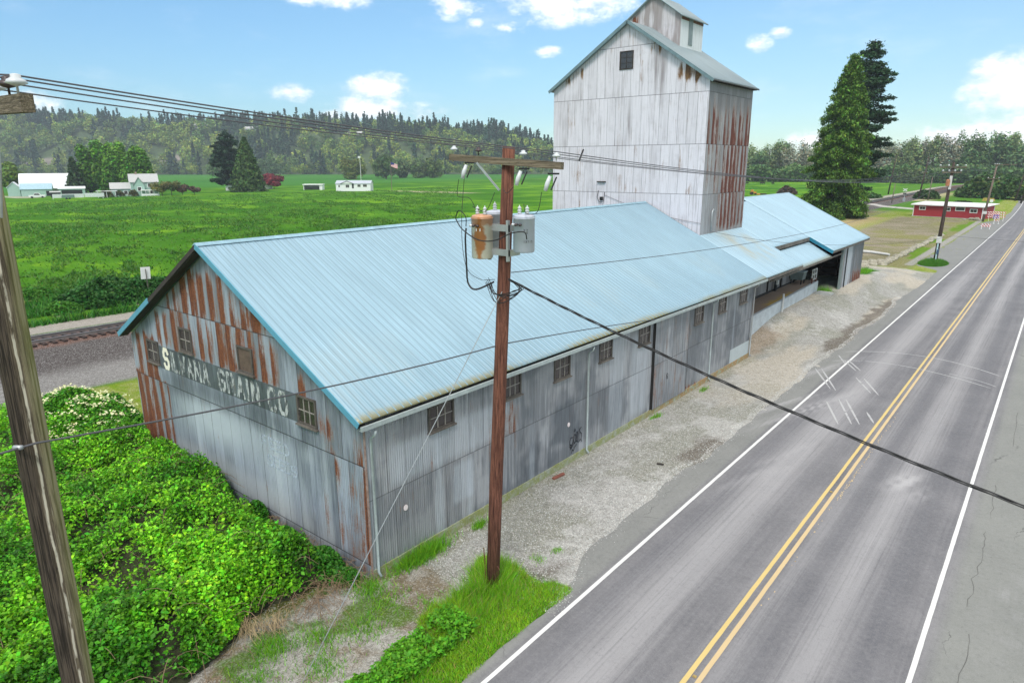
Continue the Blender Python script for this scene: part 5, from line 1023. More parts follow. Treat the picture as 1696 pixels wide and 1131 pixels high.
def transformer(label, x, y, z, r, h, m, nb_, txt=False):
    t = thing('transformer', label, 'transformer', (x, y, z))
    mb = MB(); mb.lathe((0, 0, 0), [(r*.93, 0), (r*.95, .02), (r, .03), (r, h), (r*1.05, h+.005), (r*1.05, h+.03)], 28); mb.build('tank', m, t, True)
    mb = MB(); mb.lathe((0, 0, h+.03), [(r*1.02, 0), (r*.9, .05), (r*.4, .08), (.02, .085)], 28); mb.build('lid', m, t, True)
    for j in range(nb_):
        bx_, by_ = (-.5+j*1.0/(max(1, nb_-1)))*r*.9 if nb_ > 1 else 0, -.1*r
        mb = MB(); mb.lathe((bx_, by_, h+.07), [(r_*.78, z_*.85) for r_, z_ in [(.045, 0), (.05, .05), (.08, .06), (.05, .09), (.05, .12), (.08, .13), (.05, .16), (.045, .19), (.07, .20), (.04, .24), (.015, .25), (.015, .29)]], 12); mb.build('bushing', PORC, t, True)
    for j in range(3):
        a_ = -1.9+j*.35; mb = MB(); mb.tube([(math.cos(a_)*r*.98, math.sin(a_)*r*.98, h*.84), (math.cos(a_)*(r+.08), math.sin(a_)*(r+.08), h*.84)], [.025, .035], 8); mb.build('terminal', BROWNP if j else PORC, t, True)
    return t
tA = transformer('rust stained cream transformer on the near left of the red brown pole', 3.17, 1.55, 9.78, .27, .98, RUSTT, 2)
tB = transformer('plain grey transformer partly hidden behind the rust stained one', 3.02, 2.25, 9.80, .27, 1.02, CAN, 1)
tC = transformer('clean grey transformer on the right of the red brown pole', 4.34, 1.75, 10.0, .26, .80, CAN, 2)
def wrap(r_, a0): return lambda a, b: (math.cos(a0+a/r_)*(r_+.003), math.sin(a0+a/r_)*(r_+.003), b)
mb = MB()
for ch, a, z in (('3', 0, .52), ('7', .07, .52), ('5', .07, .46), ('1', 0, .25), ('3', .05, .25), ('7', .10, .25), ('1', .15, .25), ('5', .20, .25)):
    polylet([[(a+p*.032, z+q*.045) for p, q in s_] for s_ in G_[ch]], .007, wrap(.28, -.95), mb)
mb.build('stencilled_number', BLACK, tC)
mb = MB(); polylet([[(0, 0), (.07, 0)]], .07, lambda a, b: wrap(.27, -1.35)(a, b+.72), mb); mb.build('paper_label', WHITEP, tA)

pL = thing('utility_pole', 'split mossy grey brown utility pole close at the left edge of the picture', 'utility pole', (3.22, -8.50, 0))
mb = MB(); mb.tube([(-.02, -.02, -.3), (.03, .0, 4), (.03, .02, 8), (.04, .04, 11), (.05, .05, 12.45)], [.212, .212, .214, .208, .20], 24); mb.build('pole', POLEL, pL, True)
mb = MB(); mb.bar((1.6-3.22, .42, 12.86), (5.12-3.22, .16, 12.74), .13, .20); mb.build('crossarm', ARM, pL)
INSL = [(2.75, 12.87), (3.75, 12.86), (4.38, 12.85), (4.80, 12.84)]
for x, z in INSL: insulator(pL, x-3.22, .42-(x-1.6)*.075, z+.02, 1.15, BROWNP if x in (4.38,) else PORC)
mb = MB(); mb.tube([(.62, .2, 12.85), (.60, .12, 12.0), (.35, .1, 11.4)], .016, 5); mb.build('crossarm_brace', GALV, pL)
mb = MB(); mb.tube([(.15, -.22, 8.2), (.3, -.24, 8.25), (.42, -.2, 8.27)], .035, 8); mb.build('cable_clamp', GALV, pL, True)

def far_pole(label, x, y, h, m, lean=(0, 0), r=.17, arm=None, extra=None, group=None, n_ins=3):
    t = thing('utility_pole', label, 'utility pole', (x, y, gh(x, y)), 0, group)
    mb = MB(); mb.tube([(0, 0, -.2), (lean[0]*.5, lean[1]*.5, h*.5), (lean[0], lean[1], h)], [r, r*.85, r*.65], 10); mb.build('pole', m, t, True)
    if arm:
        for (za, wa) in arm:
            f_ = za/h; mb = MB(); mb.bar((lean[0]*f_-wa, lean[1]*f_-.2, za), (lean[0]*f_+wa, lean[1]*f_-.2, za), .12, .14); mb.build('crossarm', ARM, t)
            for j in range(n_ins):
                xx = lean[0]*f_-wa*.92+j*wa*1.84/(n_ins-1); insulator(t, xx, lean[1]*f_-.2, za+.07, 1.3)
    return t
p2 = far_pole('dark leaning utility pole with white notice on the grass patch by the road', 2.84, 87.0, 12.2, POLEF, (.36, 0), .24, [(11.6, 1.4), (11.0, 1.0)], n_ins=4)
mb = MB(); mb.box(-.15, .42, -.36, -.32, 2.55, 3.35); mb.build('notice_board', WHITEP, p2)
mb = MB(); mb.box(.0, .16, -.32, -.26, .5, 2.5); mb.build('riser_pipe', simple('pale_blue_pipe', (.45, .62, .65), .5), p2)
mb = MB(); mb.lathe((.1, -.42, 9.4), [(.2, 0), (.22, .05), (.22, .7), (.1, .8)], 12); mb.build('fuse_box', simple('orange_brown_can', (.48, .20, .10), .6), p2)
mb = MB(); mb.box(.2, .48, -.3, -.2, 9.0, 10.6); mb.build('cutout_board', WHITEP, p2)
mb = MB(); mb.lathe((.16, -.3, 1.2), [(.1, 0), (.12, .05), (.12, .5), (.08, .55)], 8); mb.build('meter', simple('blue_meter', (.05, .10, .2), .4), p2)
p3 = far_pole('grey weathered utility pole with double arm beside the red building', 1.2, 165, 11.9, POLEG, (.8, 0), .24, [(11.7, .4), (8.9, 1.0)])
mb = MB(); mb.bar((.8, 0, 11.75), (4.2, 0, 11.8), .14, .14); mb.build('long_arm', ARM, p3); mb = MB(); mb.box(-.3, .5, -.32, -.26, 1.6, 2.2); mb.build('notice', WHITEP, p3)
far_pole('tall thin dark pole left of the tracks near the white farmhouse', -42.2, 301, 15.5, POLEF, (1.2, 0), .28)
far_pole('tall dark pole with small crossarm standing beside the tracks', -25.9, 264.3, 14.6, POLEF, (1.4, 0), .28, [(9, .8)], n_ins=2)
far_pole('short brown post by the lane left of the crossing signal', -28, 230, 6.0, POLEG, (.3, 0), .16)
far_pole('slim brown and white pole behind the red building', -22, 257, 7.7, POLEG, (.4, 0), .18)
far_pole('dark pole at the hedge beside the road end, left of the pair', 1.2, 269, 11.4, POLEF, (1.6, 0), .26)
far_pole('dark pole at the hedge beside the road end, right of the pair', 3.5, 253, 9.2, POLEF, (1.5, 0), .26)
far_pole('faint distant pole by the bend of the tracks', -23, 580, 11, POLEG, (.2, 0), .28, [(8, 2.4)], n_ins=2)
# wires
def wire(label, pts, sags, r, m=WIREG, name='power_line', group=None, seg=5):
    P_ = []
    for (a, b), s_ in zip(zip(pts[:-1], pts[1:]), sags):
        a = Vector(a); b = Vector(b); k_ = max(6, min(30, int((b-a).length/1.2)))
        for j in range(k_): t_ = j/k_; q = a.lerp(b, t_); q.z -= 4*s_*t_*(1-t_); P_.append(q)
    P_.append(Vector(pts[-1])); mb = MB(); mb.tube(P_, r, seg, False); o = mb.build(name, m); tag(o, label, 'cable', group); return o
gL = 'high power lines strung along the road'
for (xl, zl), (x1_, z1_, _b), xf, lb in zip(INSL, INS1, (1.9, 2.7, 3.9, 4.6), ('first', 'second', 'third', 'fourth')):
    yl = -8.50+.42-(xl-1.6)*.075
    wire('high power line on the %s insulator from the left of the crossarm' % lb, [(xl, -45, zl+.1), (xl, yl, zl+.22), (x1_, 1.70, z1_+.20), (xf-.1, 87, 11.9), (xf-1.9, 165, 11.9)], [.5, .06, 1.3, 1.0], .011)
wire('thin neutral line crossing in front of the tower to the far pole', [(3.7, 2.05, 9.4), (3.1, 86.9, 10.2)], [1.5], .012)
wire('thin telephone cable clamped to the mossy pole and crossing before the gable', [(3.4, -45, 8.4), (3.62, -8.52, 8.27), (3.42, 2.06, 7.47), (-.0, 18.5, 4.75)], [.3, .12, -.05], .017)
# service drop: twisted bundle from the pole across the road
for j in range(3):
    A = Vector((3.85, 1.75, 9.28)); B = Vector((33.0, .45, 5.8)); P_ = []
    for q in range(131):
        t_ = q/130; v = A.lerp(B, t_); v.z -= 4*1.2*t_*(1-t_); a_ = t_*80+j*2.1; v += Vector((0, math.cos(a_)*.022, math.sin(a_)*.022)); P_.append(v)
    mb = MB(); mb.tube(P_, .013, 5, False); o = mb.build('service_cable', BLACK); tag(o, ['upper', 'middle', 'lower'][j]+' strand of the black twisted service cable slung across the road', 'cable', 'twisted service cables over the road')
# drip loops and leads on pole 1
mb = MB()
def crv(pts, r=.012):
    P_ = [Vector(p) for p in pts]; out = []
    for i in range(len(P_)-1):
        p0 = P_[max(i-1, 0)]; a = P_[i]; b = P_[i+1]; p3_ = P_[min(i+2, len(P_)-1)]
        for j in range(6):
            t_ = j/6; out.append(.5*((2*a)+(b-p0)*t_+(2*p0-5*a+4*b-p3_)*t_*t_+(3*a-p0-3*b+p3_)*t_**3))
    out.append(P_[-1]); mb.tube(out, r, 5, False)
for j in range(9):
    x0 = 3.35+random.uniform(-.15, .1); z0 = 9.15+random.uniform(-.1, .15)
    crv([(x0, 1.60, z0), (3.62+random.uniform(-.1, .1), 1.55, 8.75+random.uniform(-.1, .2)), (4.05+random.uniform(-.1, .1), 1.6, 8.95+random.uniform(-.15, .1)), (4.30+random.uniform(-.08, .08), 1.7, 9.12+random.uniform(-.06, .05)), (3.9, 1.72, 9.3)], .009)
crv([(2.72, 1.45, 10.5), (2.78, 1.35, 10.25), (2.80, 1.35, 9.6), (2.80, 1.40, 9.12), (3.05, 1.42, 8.98), (3.5, 1.6, 9.2)], .024)
crv([(2.5, 1.3, 10.75), (2.8, 1.22, 10.5), (3.4, 1.15, 10.28), (3.9, 1.2, 10.3), (4.3, 1.3, 10.48), (4.62, 1.4, 10.52), (4.66, 1.45, 10.35)], .015)
crv([(2.5, 1.3, 10.75), (2.62, 1.3, 10.95), (2.8, 1.35, 10.8), (2.76, 1.4, 10.55)], .012)
crv([(2.55, 1.4, 11.70), (2.5, 1.4, 11.3), (2.85, 1.45, 11.25), (3.0, 1.5, 11.0)], .008); crv([(4.3, 1.4, 11.55), (4.1, 1.4, 11.4), (3.9, 1.5, 11.5)], .008); crv([(5.12, 1.4, 11.45), (5.0, 1.4, 11.0), (4.6, 1.5, 10.95), (4.45, 1.6, 11.15)], .008); crv([(3.55, 1.6, 11.4), (3.4, 1.5, 11.0), (3.2, 1.5, 10.95), (2.9, 1.5, 11.05)], .008)
crv([(1.9, 2.4, 12.35), (2.05, 2.0, 10.6), (2.35, 1.8, 9.5), (2.9, 1.7, 9.2), (3.45, 1.7, 9.24)], .008)
o = mb.build('wire_leads', BLACK, p1); o.matrix_parent_inverse = Matrix.Translation((-3.08, -1.87, 0))
wire('pale steel guy wire slanting from the red brown pole down across the gable corner', [(3.68, 1.7, 8.95), (1.93, -3.82, .0)], [0], .011, GALV, 'guy_wire')
wire('thin power wire from the tower foot over the canopy and across the road', [(-4.3, 33.5, 7.6), (.6, 43.5, 6.1), (6.5, 66, 5.3), (24, 66, 5.6)], [.2, .3, .3], .012)
wire('thin dark wire hanging slack along the tower front down to the link roof', [(-12.0, T0-.05, 9.9), (-4.4, T0-.06, 8.2)], [.25], .012)
mk_ = MB(); mk_.bar((3.9, 4.75, 12.15), (3.9, 4.95, 12.45), .03, .03); tag(mk_.build('wire_spacer', BLACK), 'small dark clamp hanging on the high lines in front of the tower', 'clamp')

# ------------------------------------------------------------------ red building and right background
rb = thing('red_building', 'long low red building with white framed windows and white flat roof by the road', 'building', (-13.4, 174.2, 0), math.atan2(-3.1, 13.9))
REDM = simple('red_painted_siding', (.36, .025, .035), .6, 0, .15, 3, stretch=(1, 1, 4)); WH = simple('white_paint', (.80, .80, .79), .6, 0, .05)
mb = MB(); mb.box(0, 14.2, 0, 7, 0, 2.75); mb.build('wall', REDM, rb)
mb = MB(); mb.prism([(-.5, -.6, 2.62), (14.9, -.6, 2.62), (14.9, -.6, 2.8), (-.5, -.6, 2.8)], (0, .3, 0)); mb.prism([(-.5, -.3, 2.76), (14.9, -.3, 2.76), (14.9, 7.6, 3.1), (-.5, 7.6, 3.1)], (0, 0, .12)); mb.build('roof', WH, rb)
mb = MB(); mb.box(-.06, .10, -.04, 0, 0, 2.7); mb.box(14.1, 14.26, -.04, 0, 0, 2.7); mb.box(14.2, 14.3, 6.8, 7, 0, 2.7); mb.build('corner_boards', WH, rb)
for (x, z, w_, h_) in ((1.35, 1.65, 1.15, .6), (6.6, 1.6, 1.1, .65), (8.9, 1.75, 1.7, .75), (11.8, 1.45, 1.25, .65)): window(rb, (x, 0, z), 'X', w_, h_, 2 if w_ < 1.6 else 1, 1, -1, WH, GLASS, False, fw_=.13, pr=.06)
mb = MB(); mb.box(-.1, 14.3, -.5, 0, 0, .12); mb.build('base_slab', CONC, rb)
for j, (x, y, s, w_) in enumerate(((-1.2, 168.5, .7, 'second largest'), (-.2, 168.2, .8, 'largest'), (-2.4, 167.6, .4, 'leftmost small'), (.4, 167.6, .35, 'rightmost small'))): o = rock(x, y, (s*.8, s*.7, s*.9), seed=70+j); tag(o, w_+' tan boulder in the small heap before the red building', 'boulder', 'boulders heaped before the red building')
# barricades: red and white boards
RW, n = mat('red_white_stripes'); x, y, z = n.sep(n.obj()); n.out(n.mix(n.m('LESS_THAN', n.m('FRACT', n.m('MULTIPLY', n.m('ADD', x, z), 2.2)), .5), (.75, .72, .72), (.55, .06, .04)), .6)
def barricade(x, y, rz, lb, w_=2.4, h_=1.5, sg=False):
    t = thing('barricade', lb, 'barricade', (x, y, .02), rz)
    for zz in ((h_*.45, h_*.72, h_*.97) if h_ > 1 else (h_*.6, h_*.95)): mb = MB(); mb.box(-w_/2, w_/2, -.03, .03, zz-.1, zz+.1); mb.build('striped_board', RW, t)
    mb = MB(); [mb.box(a-.04, a+.04, -.45, .45, 0, .08) or mb.box(a-.03, a+.03, -.06, -.02, .05, h_) for a in (-w_*.4, w_*.4)]; mb.build('frame', WH, t)
    if sg: mb = MB(); mb.box(-.5, .5, -.08, -.05, .4, 1.3); mb.build('sign_panel', simple('blue_sign', (.12, .12, .40), .5), t)
barricade(3.2, 168.5, .1, 'red and white barricade with a blue sign panel on the shoulder', 3.2, 1.9, True); barricade(3.9, 160.0, -.2, 'tall thin striped barricade in front of the blue panelled one', 1.0, 1.5); barricade(3.3, 145, .2, 'low striped barricade nearest the camera on the shoulder', 1.6, .9)
barricade(2.2, 176.5, .1, 'striped barricade farthest back, near the red building corner', 2.2, 1.5)
def gabled(name, label, cat, loc, rz, w_, d_, h_, rise, mw, mr, axis_='X', wins=(), over=.3, door=None):
    t = thing(name, label, cat, loc, rz)
    mb = MB(); mb.box(0, w_, 0, d_, 0, h_)
    if axis_ == 'X':
        mb.prism([(0, 0, h_), (0, d_, h_), (0, d_/2, h_+rise)], (w_, 0, 0)); mb.build('wall', mw, t)
        mb = MB(); s_ = rise/(d_/2)
        for sg_ in (0, 1):
            y0, y1 = (-over, d_/2) if sg_ == 0 else (d_+over, d_/2); z0, z1 = h_-over*s_, h_+rise
            mb.prism([(-over, y0, z0+.03), (-over, y1, z1+.03), (-over, y1, z1+.18), (-over, y0, z0+.18)], (w_+2*over, 0, 0))
    else:
        mb.prism([(0, 0, h_), (w_, 0, h_), (w_/2, 0, h_+rise)], (0, d_, 0)); mb.build('wall', mw, t)
        mb = MB(); s_ = rise/(w_/2)
        for sg_ in (0, 1):
            x0, x1 = (-over, w_/2) if sg_ == 0 else (w_+over, w_/2); z0, z1 = h_-over*s_, h_+rise
            mb.prism([(x0, -over, z0+.03), (x1, -over, z1+.03), (x1, -over, z1+.18), (x0, -over, z0+.18)], (0, d_+2*over, 0))
    mb.build('roof', mr, t)
    for (x, z, ww, hh) in wins: window(t, (x, 0, z), 'X', ww, hh, 2, 1, -1, WH, GLASS, False, fw_=.12, pr=.06)
    if door: mb = MB(); mb.box(door[0], door[0]+door[2], -.05, 0, door[1], door[1]+door[3]); mb.build('door', BLACK, t)
    return t
MINT = simple('mint_green_siding', (.34, .50, .43), .7, 0, .1); ROOFG = simple('pale_grey_shingle', (.48, .48, .47), .8, 0, .15); ROOFW = simple('white_metal_roof', (.78, .80, .82), .5, 0, .05); LBROOF = simple('light_blue_roof', (.40, .58, .66), .5)
ra = math.atan2(.93, .36)
rr = math.atan2(.17, .985)
gabled('farmhouse', 'white farmhouse with dark porch far off beyond the green field on the right', 'house', (-81, 505, 0), rr, 14, 8, 4.2, 1.9, WH, ROOFG, 'X', [(1.2, 1.2, 1.6, 1.3), (11, 1.2, 1.6, 1.3), (1.4, 3.2, 1.2, .8)], door=(4.5, .2, 5.0, 2.2))
gabled('shed', 'long low tan shed in the hedge line right of the distant farmhouse', 'shed', (-71, 513, 0), rr, 14, 6, 2.6, .5, simple('tan_siding', (.62, .50, .33), .7), simple('tan_roof', (.60, .52, .38), .7), 'X')
gabled('signal_hut', 'small white hut beside the distant bend of the railway', 'hut', (-38.5, 552, 0), 0, 5, 4, 2.6, 1.0, WH, ROOFG, 'Y')
for (x, y, w_, h_, lb) in ((-163, 508, 9, 2.3, 'low white roofed farm shed at the wood edge behind the cattle'), (-140, 512, 16, 2.2, 'long pinkish grey farm building at the wood edge behind the cattle')): gabled('farm_shed', lb, 'shed', (x, y, 0), .25, w_, 6, h_, .7, simple('pinkish_wall', (.45, .36, .34), .8) if w_ > 10 else WH, ROOFG, 'X')
sg_ = thing('crossing_signal', 'pale railway crossing signal post beside the lane and tracks', 'signal', (-27, 244, 0)); mb = MB(); mb.tube([(0, 0, 0), (0, 0, 4.2)], .09, 8); mb.build('post', GALV, sg_)
mb = MB(); mb.bar((-.6, -.1, 3.3), (.6, -.1, 4.1), .05, .2); mb.bar((-.6, -.15, 4.1), (.6, -.15, 3.3), .05, .2); mb.build('crossbuck', WH, sg_); mb = MB(); mb.box(-.5, .5, -.2, -.1, 2.4, 2.75); mb.build('lamps', BLACK, sg_); mb = MB(); mb.box(-.35, .35, -.3, .3, 0, 1.2); mb.build('relay_box', GALV, sg_)
o = MB(); o.box(-.4, .4, -.04, .04, .9, 1.7); o.tube([(0, .06, 0), (0, .06, 1.5)], .04, 6); o = o.build('roadside_sign', WH); o.location = (-2.8, 236, 0); tag(o, 'small white roadside sign on the grass before the hedge', 'sign')
# railway sign beyond the bush
rs = thing('railway_sign', 'blank backed white sign board on a post beyond the roof corner', 'sign', (-50.2, 15.2, 0)); mb = MB(); mb.bar((-.1, -.42, 2.55), (-.1, .42, 2.5), .03, 1.1, (0, 0, 1)); mb.build('sign_board', WH, rs); mb = MB(); mb.box(-.03, .03, -.03, .03, 0, 2.9); mb.build('sign_post', WOODG, rs)
# tractor and cattle
tr_ = thing('tractor', 'small orange yellow tractor seen just over the shed ridge', 'tractor', (-84, 265, 0), .6); OR = simple('orange_yellow_paint', (.62, .28, .04), .5)
mb = MB(); mb.box(-1.2, 1.0, -.4, .4, .6, 1.25); mb.box(-1.1, -.2, -.5, .5, 1.25, 2.0); mb.box(1.0, 2.4, -.9, .9, .1, .5); mb.build('body', OR, tr_)
mb = MB(); mb.tube([(2.4, 0, .3), (5, 0, .25)], .3, 8); mb.build('implement', WOODD, tr_)
for (x, y, r_) in ((-.8, .6, .6), (-.8, -.6, .6), (.7, .55, .35), (.7, -.55, .35)): mb = MB(); mb.tube([(x, y-.13, r_), (x, y+.13, r_)], r_, 14); mb.build('wheel', BLACK, tr_)
COW = simple('black_hide', (.012, .011, .010), .8)
def cow(x, y, rz, lb, s=1.0, lying=False):
    me = bpy.data.meshes.new('cow'); V = [(-.95, 0, 1.12), (-.55, 0, 1.1), (0, 0, 1.05), (.55, 0, 1.12), (.95, 0, 1.2), (1.3, 0, .95), (1.6, 0, .65), (-.7, .2, .8), (-.72, .22, .45), (-.7, .22, .0), (-.7, -.2, .8), (-.72, -.22, .45), (-.7, -.22, .0), (.6, .2, .75), (.6, .2, .4), (.6, .2, 0), (.6, -.2, .75), (.6, -.2, .4), (.6, -.2, 0), (-1.1, 0, .9), (-1.12, 0, .5)]
    E = [(0, 1), (1, 2), (2, 3), (3, 4), (4, 5), (5, 6), (1, 7), (7, 8), (8, 9), (1, 10), (10, 11), (11, 12), (3, 13), (13, 14), (14, 15), (3, 16), (16, 17), (17, 18), (0, 19), (19, 20)]
    rd = [.26, .36, .42, .38, .26, .17, .12, .17, .08, .06, .17, .08, .06, .15, .08, .06, .15, .08, .06, .04, .03]
    if lying: V = [(a, b, max(.05, c_-.55)) for a, b, c_ in V]
    me.from_pydata(V, E, []); o = link('cow', me, COW); md = o.modifiers.new('skin', 'SKIN'); o.modifiers.new('sub', 'SUBSURF').levels = 1; o.modifiers['sub'].render_levels = 1
    for i_, r_ in enumerate(rd): me.skin_vertices[0].data[i_].radius = (r_, r_) if me.skin_vertices else None
    me.skin_vertices[0].data[2].use_root = True
    o.location = (x, y, 0); o.rotation_euler.z = rz; o.scale = (s, s, s); tag(o, lb, 'cow', 'black cattle in the far field'); return o
def mkcow(*a, **k_):
    try: return cow(*a, **k_)
    except Exception as ex: print('cow', ex)
for a in ((-137, 401, .3, 'black cow grazing nearest to the tower edge'), (-131.5, 414, 3.0, 'second black cow from the tower edge'), (-129.5, 405, .2, 'larger black cow third from the tower edge'), (-124.5, 410, 2.8, 'small black cow nearest to the big cedar')): mkcow(*a, s=1.05 if 'larger' in a[3] else .9)

# ------------------------------------------------------------------ left farmstead
fh = thing('farmhouse', 'mint green two storey farmhouse with pale roof and white porch', 'house', (-283.0, 101.3, 0), ra)
mb = MB(); mb.box(7, 17, 0, 8, 0, 5.6); mb.prism([(7, 0, 5.6), (7, 8, 5.6), (7, 4, 8.6)], (10, 0, 0)); mb.box(0, 7.2, 1, 8, 0, 3.0); mb.prism([(0, 1, 3), (0, 8, 3), (0, 4.5, 5.2)], (7, 0, 0)); mb.prism([(8.2, -.8, 4.4), (12.0, -.8, 4.4), (10.1, -.8, 7.4)], (0, 4, 0)); mb.box(8.2, 12, -.8, 0, 0, 4.4); mb.build('wall', MINT, fh)
mb = MB()
mb.prism([(6.6, -.4, 5.45), (6.6, 4, 8.65), (6.6, 4, 8.85), (6.6, -.4, 5.65)], (10.8, 0, 0)); mb.prism([(6.6, 8.4, 5.45), (6.6, 4, 8.65), (6.6, 4, 8.85), (6.6, 8.4, 5.65)], (10.8, 0, 0)); mb.prism([(-.4, .6, 2.9), (-.4, 4.5, 5.25), (-.4, 4.5, 5.45), (-.4, .6, 3.1)], (7.4, 0, 0)); mb.prism([(-.4, 8.4, 2.9), (-.4, 4.5, 5.25), (-.4, 4.5, 5.45), (-.4, 8.4, 3.1)], (7.4, 0, 0))
mb.prism([(7.9, -1.1, 4.35), (10.1, -1.1, 7.5), (10.1, -1.1, 7.7), (7.9, -1.1, 4.5)], (0, 4.6, 0)); mb.prism([(12.3, -1.1, 4.35), (10.1, -1.1, 7.5), (10.1, -1.1, 7.7), (12.3, -1.1, 4.5)], (0, 4.6, 0)); rf_ = mb.build('roof', ROOFG, fh)
mb = MB(); mb.box(9.2, 9.9, 3.7, 4.3, 8.4, 9.6); mb.build('chimney', simple('chimney_brick', (.35, .25, .2), .9), rf_)
for (x, z, w_, h_) in ((13.3, 3.6, 1.3, 1.4), (15.3, 3.6, 1.2, 1.4), (13.5, 1, 1.2, 1.4)): window(fh, (x, 0, z), 'X', w_, h_, 1, 1, -1, WH, GLASS, False, fw_=.2, pr=.1)
for (x, z, w_, h_) in ((1.5, .9, 1.2, 1.3), (4.5, .9, 1.2, 1.3)): window(fh, (x, 1, z), 'X', w_, h_, 1, 1, -1, WH, GLASS, False, fw_=.2, pr=.1)
window(fh, (9.5, -.8, 2.2), 'X', 1.2, 1.4, 1, 1, -1, WH, GLASS, False, fw_=.2, pr=.1)
mb = MB(); mb.box(10.4, 16.8, -3, -.9, 2.3, 2.6); [mb.box(a, a+.18, -3, -2.85, 0, 2.3) for a in (10.5, 12, 13.5, 15, 16.5)]; mb.box(10.4, 16.8, -3, -2.9, .3, 1.0); mb.build('porch', WH, fh)
mb = MB(); mb.box(17.0, 17.1, -.1, .05, 0, 5.6); mb.box(6.95, 7.1, -.1, .0, 0, 5.6); mb.build('corner_boards', WH, fh)
pg = thing('pergola', 'white pergola frame in the garden left of the mint farmhouse', 'pergola', (-278.6, 94.6, 0), ra); mb = MB(); [mb.box(a, a+.15, b, b+.15, 0, 2.4) for a in (0, 3, 6) for b in (0, 2.5)]; mb.box(-.5, 6.6, -.3, 2.9, 2.4, 2.55); mb.build('frame', WH, pg)
# fence panels, trailers
mb = MB(); mb.box(0, 10, 0, .12, .5, 1.9); mb.box(10.2, 16.6, 0, .1, .6, 2.1); mb.box(0, .2, .1, .2, 0, .5); mb.box(16, 16.2, .1, .2, 0, .5); o = mb.build('fence', simple('white_vinyl', (.70, .74, .72), .6), None); o.location = (-278, 79, 0); o.rotation_euler.z = ra; tag(o, 'long white panel fence before the trees left of the mint farmhouse', 'fence')
bt = thing('trailer', 'grey green covered trailer parked before the white panel fence', 'trailer', (-277.2, 78.6, 0), ra); mb = MB(); mb.prism([(3, -.8, .6), (7.2, -.8, .6), (7.0, -.8, 1.7), (3.3, -.8, 1.7)], (0, -1.6, 0)); mb.build('cover', simple('dull_green_tarp', (.14, .22, .20), .7), bt)
for x in (4.6, 5.6): mb = MB(); mb.tube([(x, -2.45, .35), (x, -2.2, .35)], .35, 12); mb.build('wheel', BLACK, bt)
# barn
bn = thing('barn', 'big white curved roof barn at the far left farm', 'barn', (-334, 84.5, 0), ra)
mb = MB(); prof = [(0, 0), (0, 3.2), (.7, 5.6), (2.2, 7.6), (4.5, 8.8), (8.8, 9.0)]
pts_ = [(-2.5, 0), (-2.2, 3.6), (-.8, 6.2), (1.6, 8.3), (4.2, 8.9)]
mb.box(0, 23, 2, 12, 0, 3); mb.build('wall', simple('dull_white_boards', (.55, .55, .52), .8), bn)
mb = MB(); P_ = [(-.4, 2.6), (.6, 4.4), (2.2, 6.4), (4.6, 8.2), (7.2, 8.9), (9.8, 8.2), (12.0, 6.4), (13.4, 4.4), (14.4, 2.6)]
mb.prism([(0, y, z) for y, z in P_], (23.4, 0, 0)); mb.build('roof', ROOFW, bn)
mb = MB(); mb.box(-.1, 0, 5, 9, 3.0, 7.4); mb.build('hay_door', simple('brown_boards', (.28, .18, .14), .8), bn)
gabled('garage', 'small green garage with light blue gable roof in front of the white barn', 'garage', (-317, 80.2, 0), ra, 10.5, 6, 2.9, 2.0, MINT, LBROOF, 'X', door=(8.5, .1, 2, 2))
gabled('shed', 'tiny mint green shed with white trim at the far left beside the mossy pole', 'shed', (-322, 77.0, 0), ra, 4.2, 6, 3.6, 2.0, MINT, ROOFW, 'Y')
gabled('lean_to', 'dark mouthed mint lean-to at the right end of the white barn', 'shed', (-318, 94, 0), ra, 9.5, 6, 2.6, .8, MINT, ROOFW, 'X', door=(1, .1, 7.5, 2.0))
# truck
tk = thing('pickup_truck', 'white pickup truck parked left of the white panel fence', 'pickup truck', (-296, 76.6, 0), ra)
mb = MB(); mb.prism([(0, 0, .5), (5.4, 0, .5), (5.4, 0, 1.15), (3.9, 0, 1.2), (3.4, 0, 1.85), (1.9, 0, 1.85), (1.6, 0, 1.15), (0, 0, 1.15)], (0, 1.9, 0)); mb.build('body', WH, tk)
mb = MB(); mb.prism([(3.3, -.02, 1.2), (3.75, -.02, 1.2), (3.3, -.02, 1.75), (2.0, -.02, 1.75), (1.75, -.02, 1.2)], (0, 1.94, 0)); mb.build('window', BLACK, tk)
for x in (1.0, 4.4): mb = MB(); mb.tube([(x, -.05, .38), (x, 1.95, .38)], .38, 14); mb.build('wheel', BLACK, tk)
gabled('car_shed', 'small dark canopy with a dark car beside the pickup truck', 'carport', (-297.5, 84.5, 0), ra, 3.2, 4, 1.9, .3, BLACK, ROOFG, 'X')
# mobile home, hut, flag
mo = gabled('mobile_home', 'white single storey manufactured home with dark windows standing in the field', 'house', (-256.6, 190.3, 0), math.atan2(.64, .77), 16.4, 7, 3.5, 1.3, WH, simple('silver_grey_roof', (.50, .54, .60), .6), 'X', [(1.2, 1.9, .7, 1.0), (4.7, 1.7, 1.6, 1.3), (10.3, 2.0, 1.4, 1.1), (12.9, 2.0, 1.8, 1.1)], door=(7.6, 1.3, .9, 2.1))
mb = MB(); mb.prism([(2.5, -.35, 3.5), (8.3, -.35, 3.5), (5.4, -.35, 4.7)], (0, 2.6, 0)); mb.build('porch_gable', WH, mo); mb = MB(); mb.bar((2.2, -.45, 3.45), (5.4, -.45, 4.8), .15, .22); mb.bar((8.6, -.45, 3.45), (5.4, -.45, 4.8), .15, .22); mb.build('gable_trim', simple('dark_trim', (.10, .10, .11), .6), mo)
hu = thing('field_shelter', 'small white open fronted field shelter left of the manufactured home', 'shelter', (-284.5, 191.5, 0), math.atan2(.66, .75))
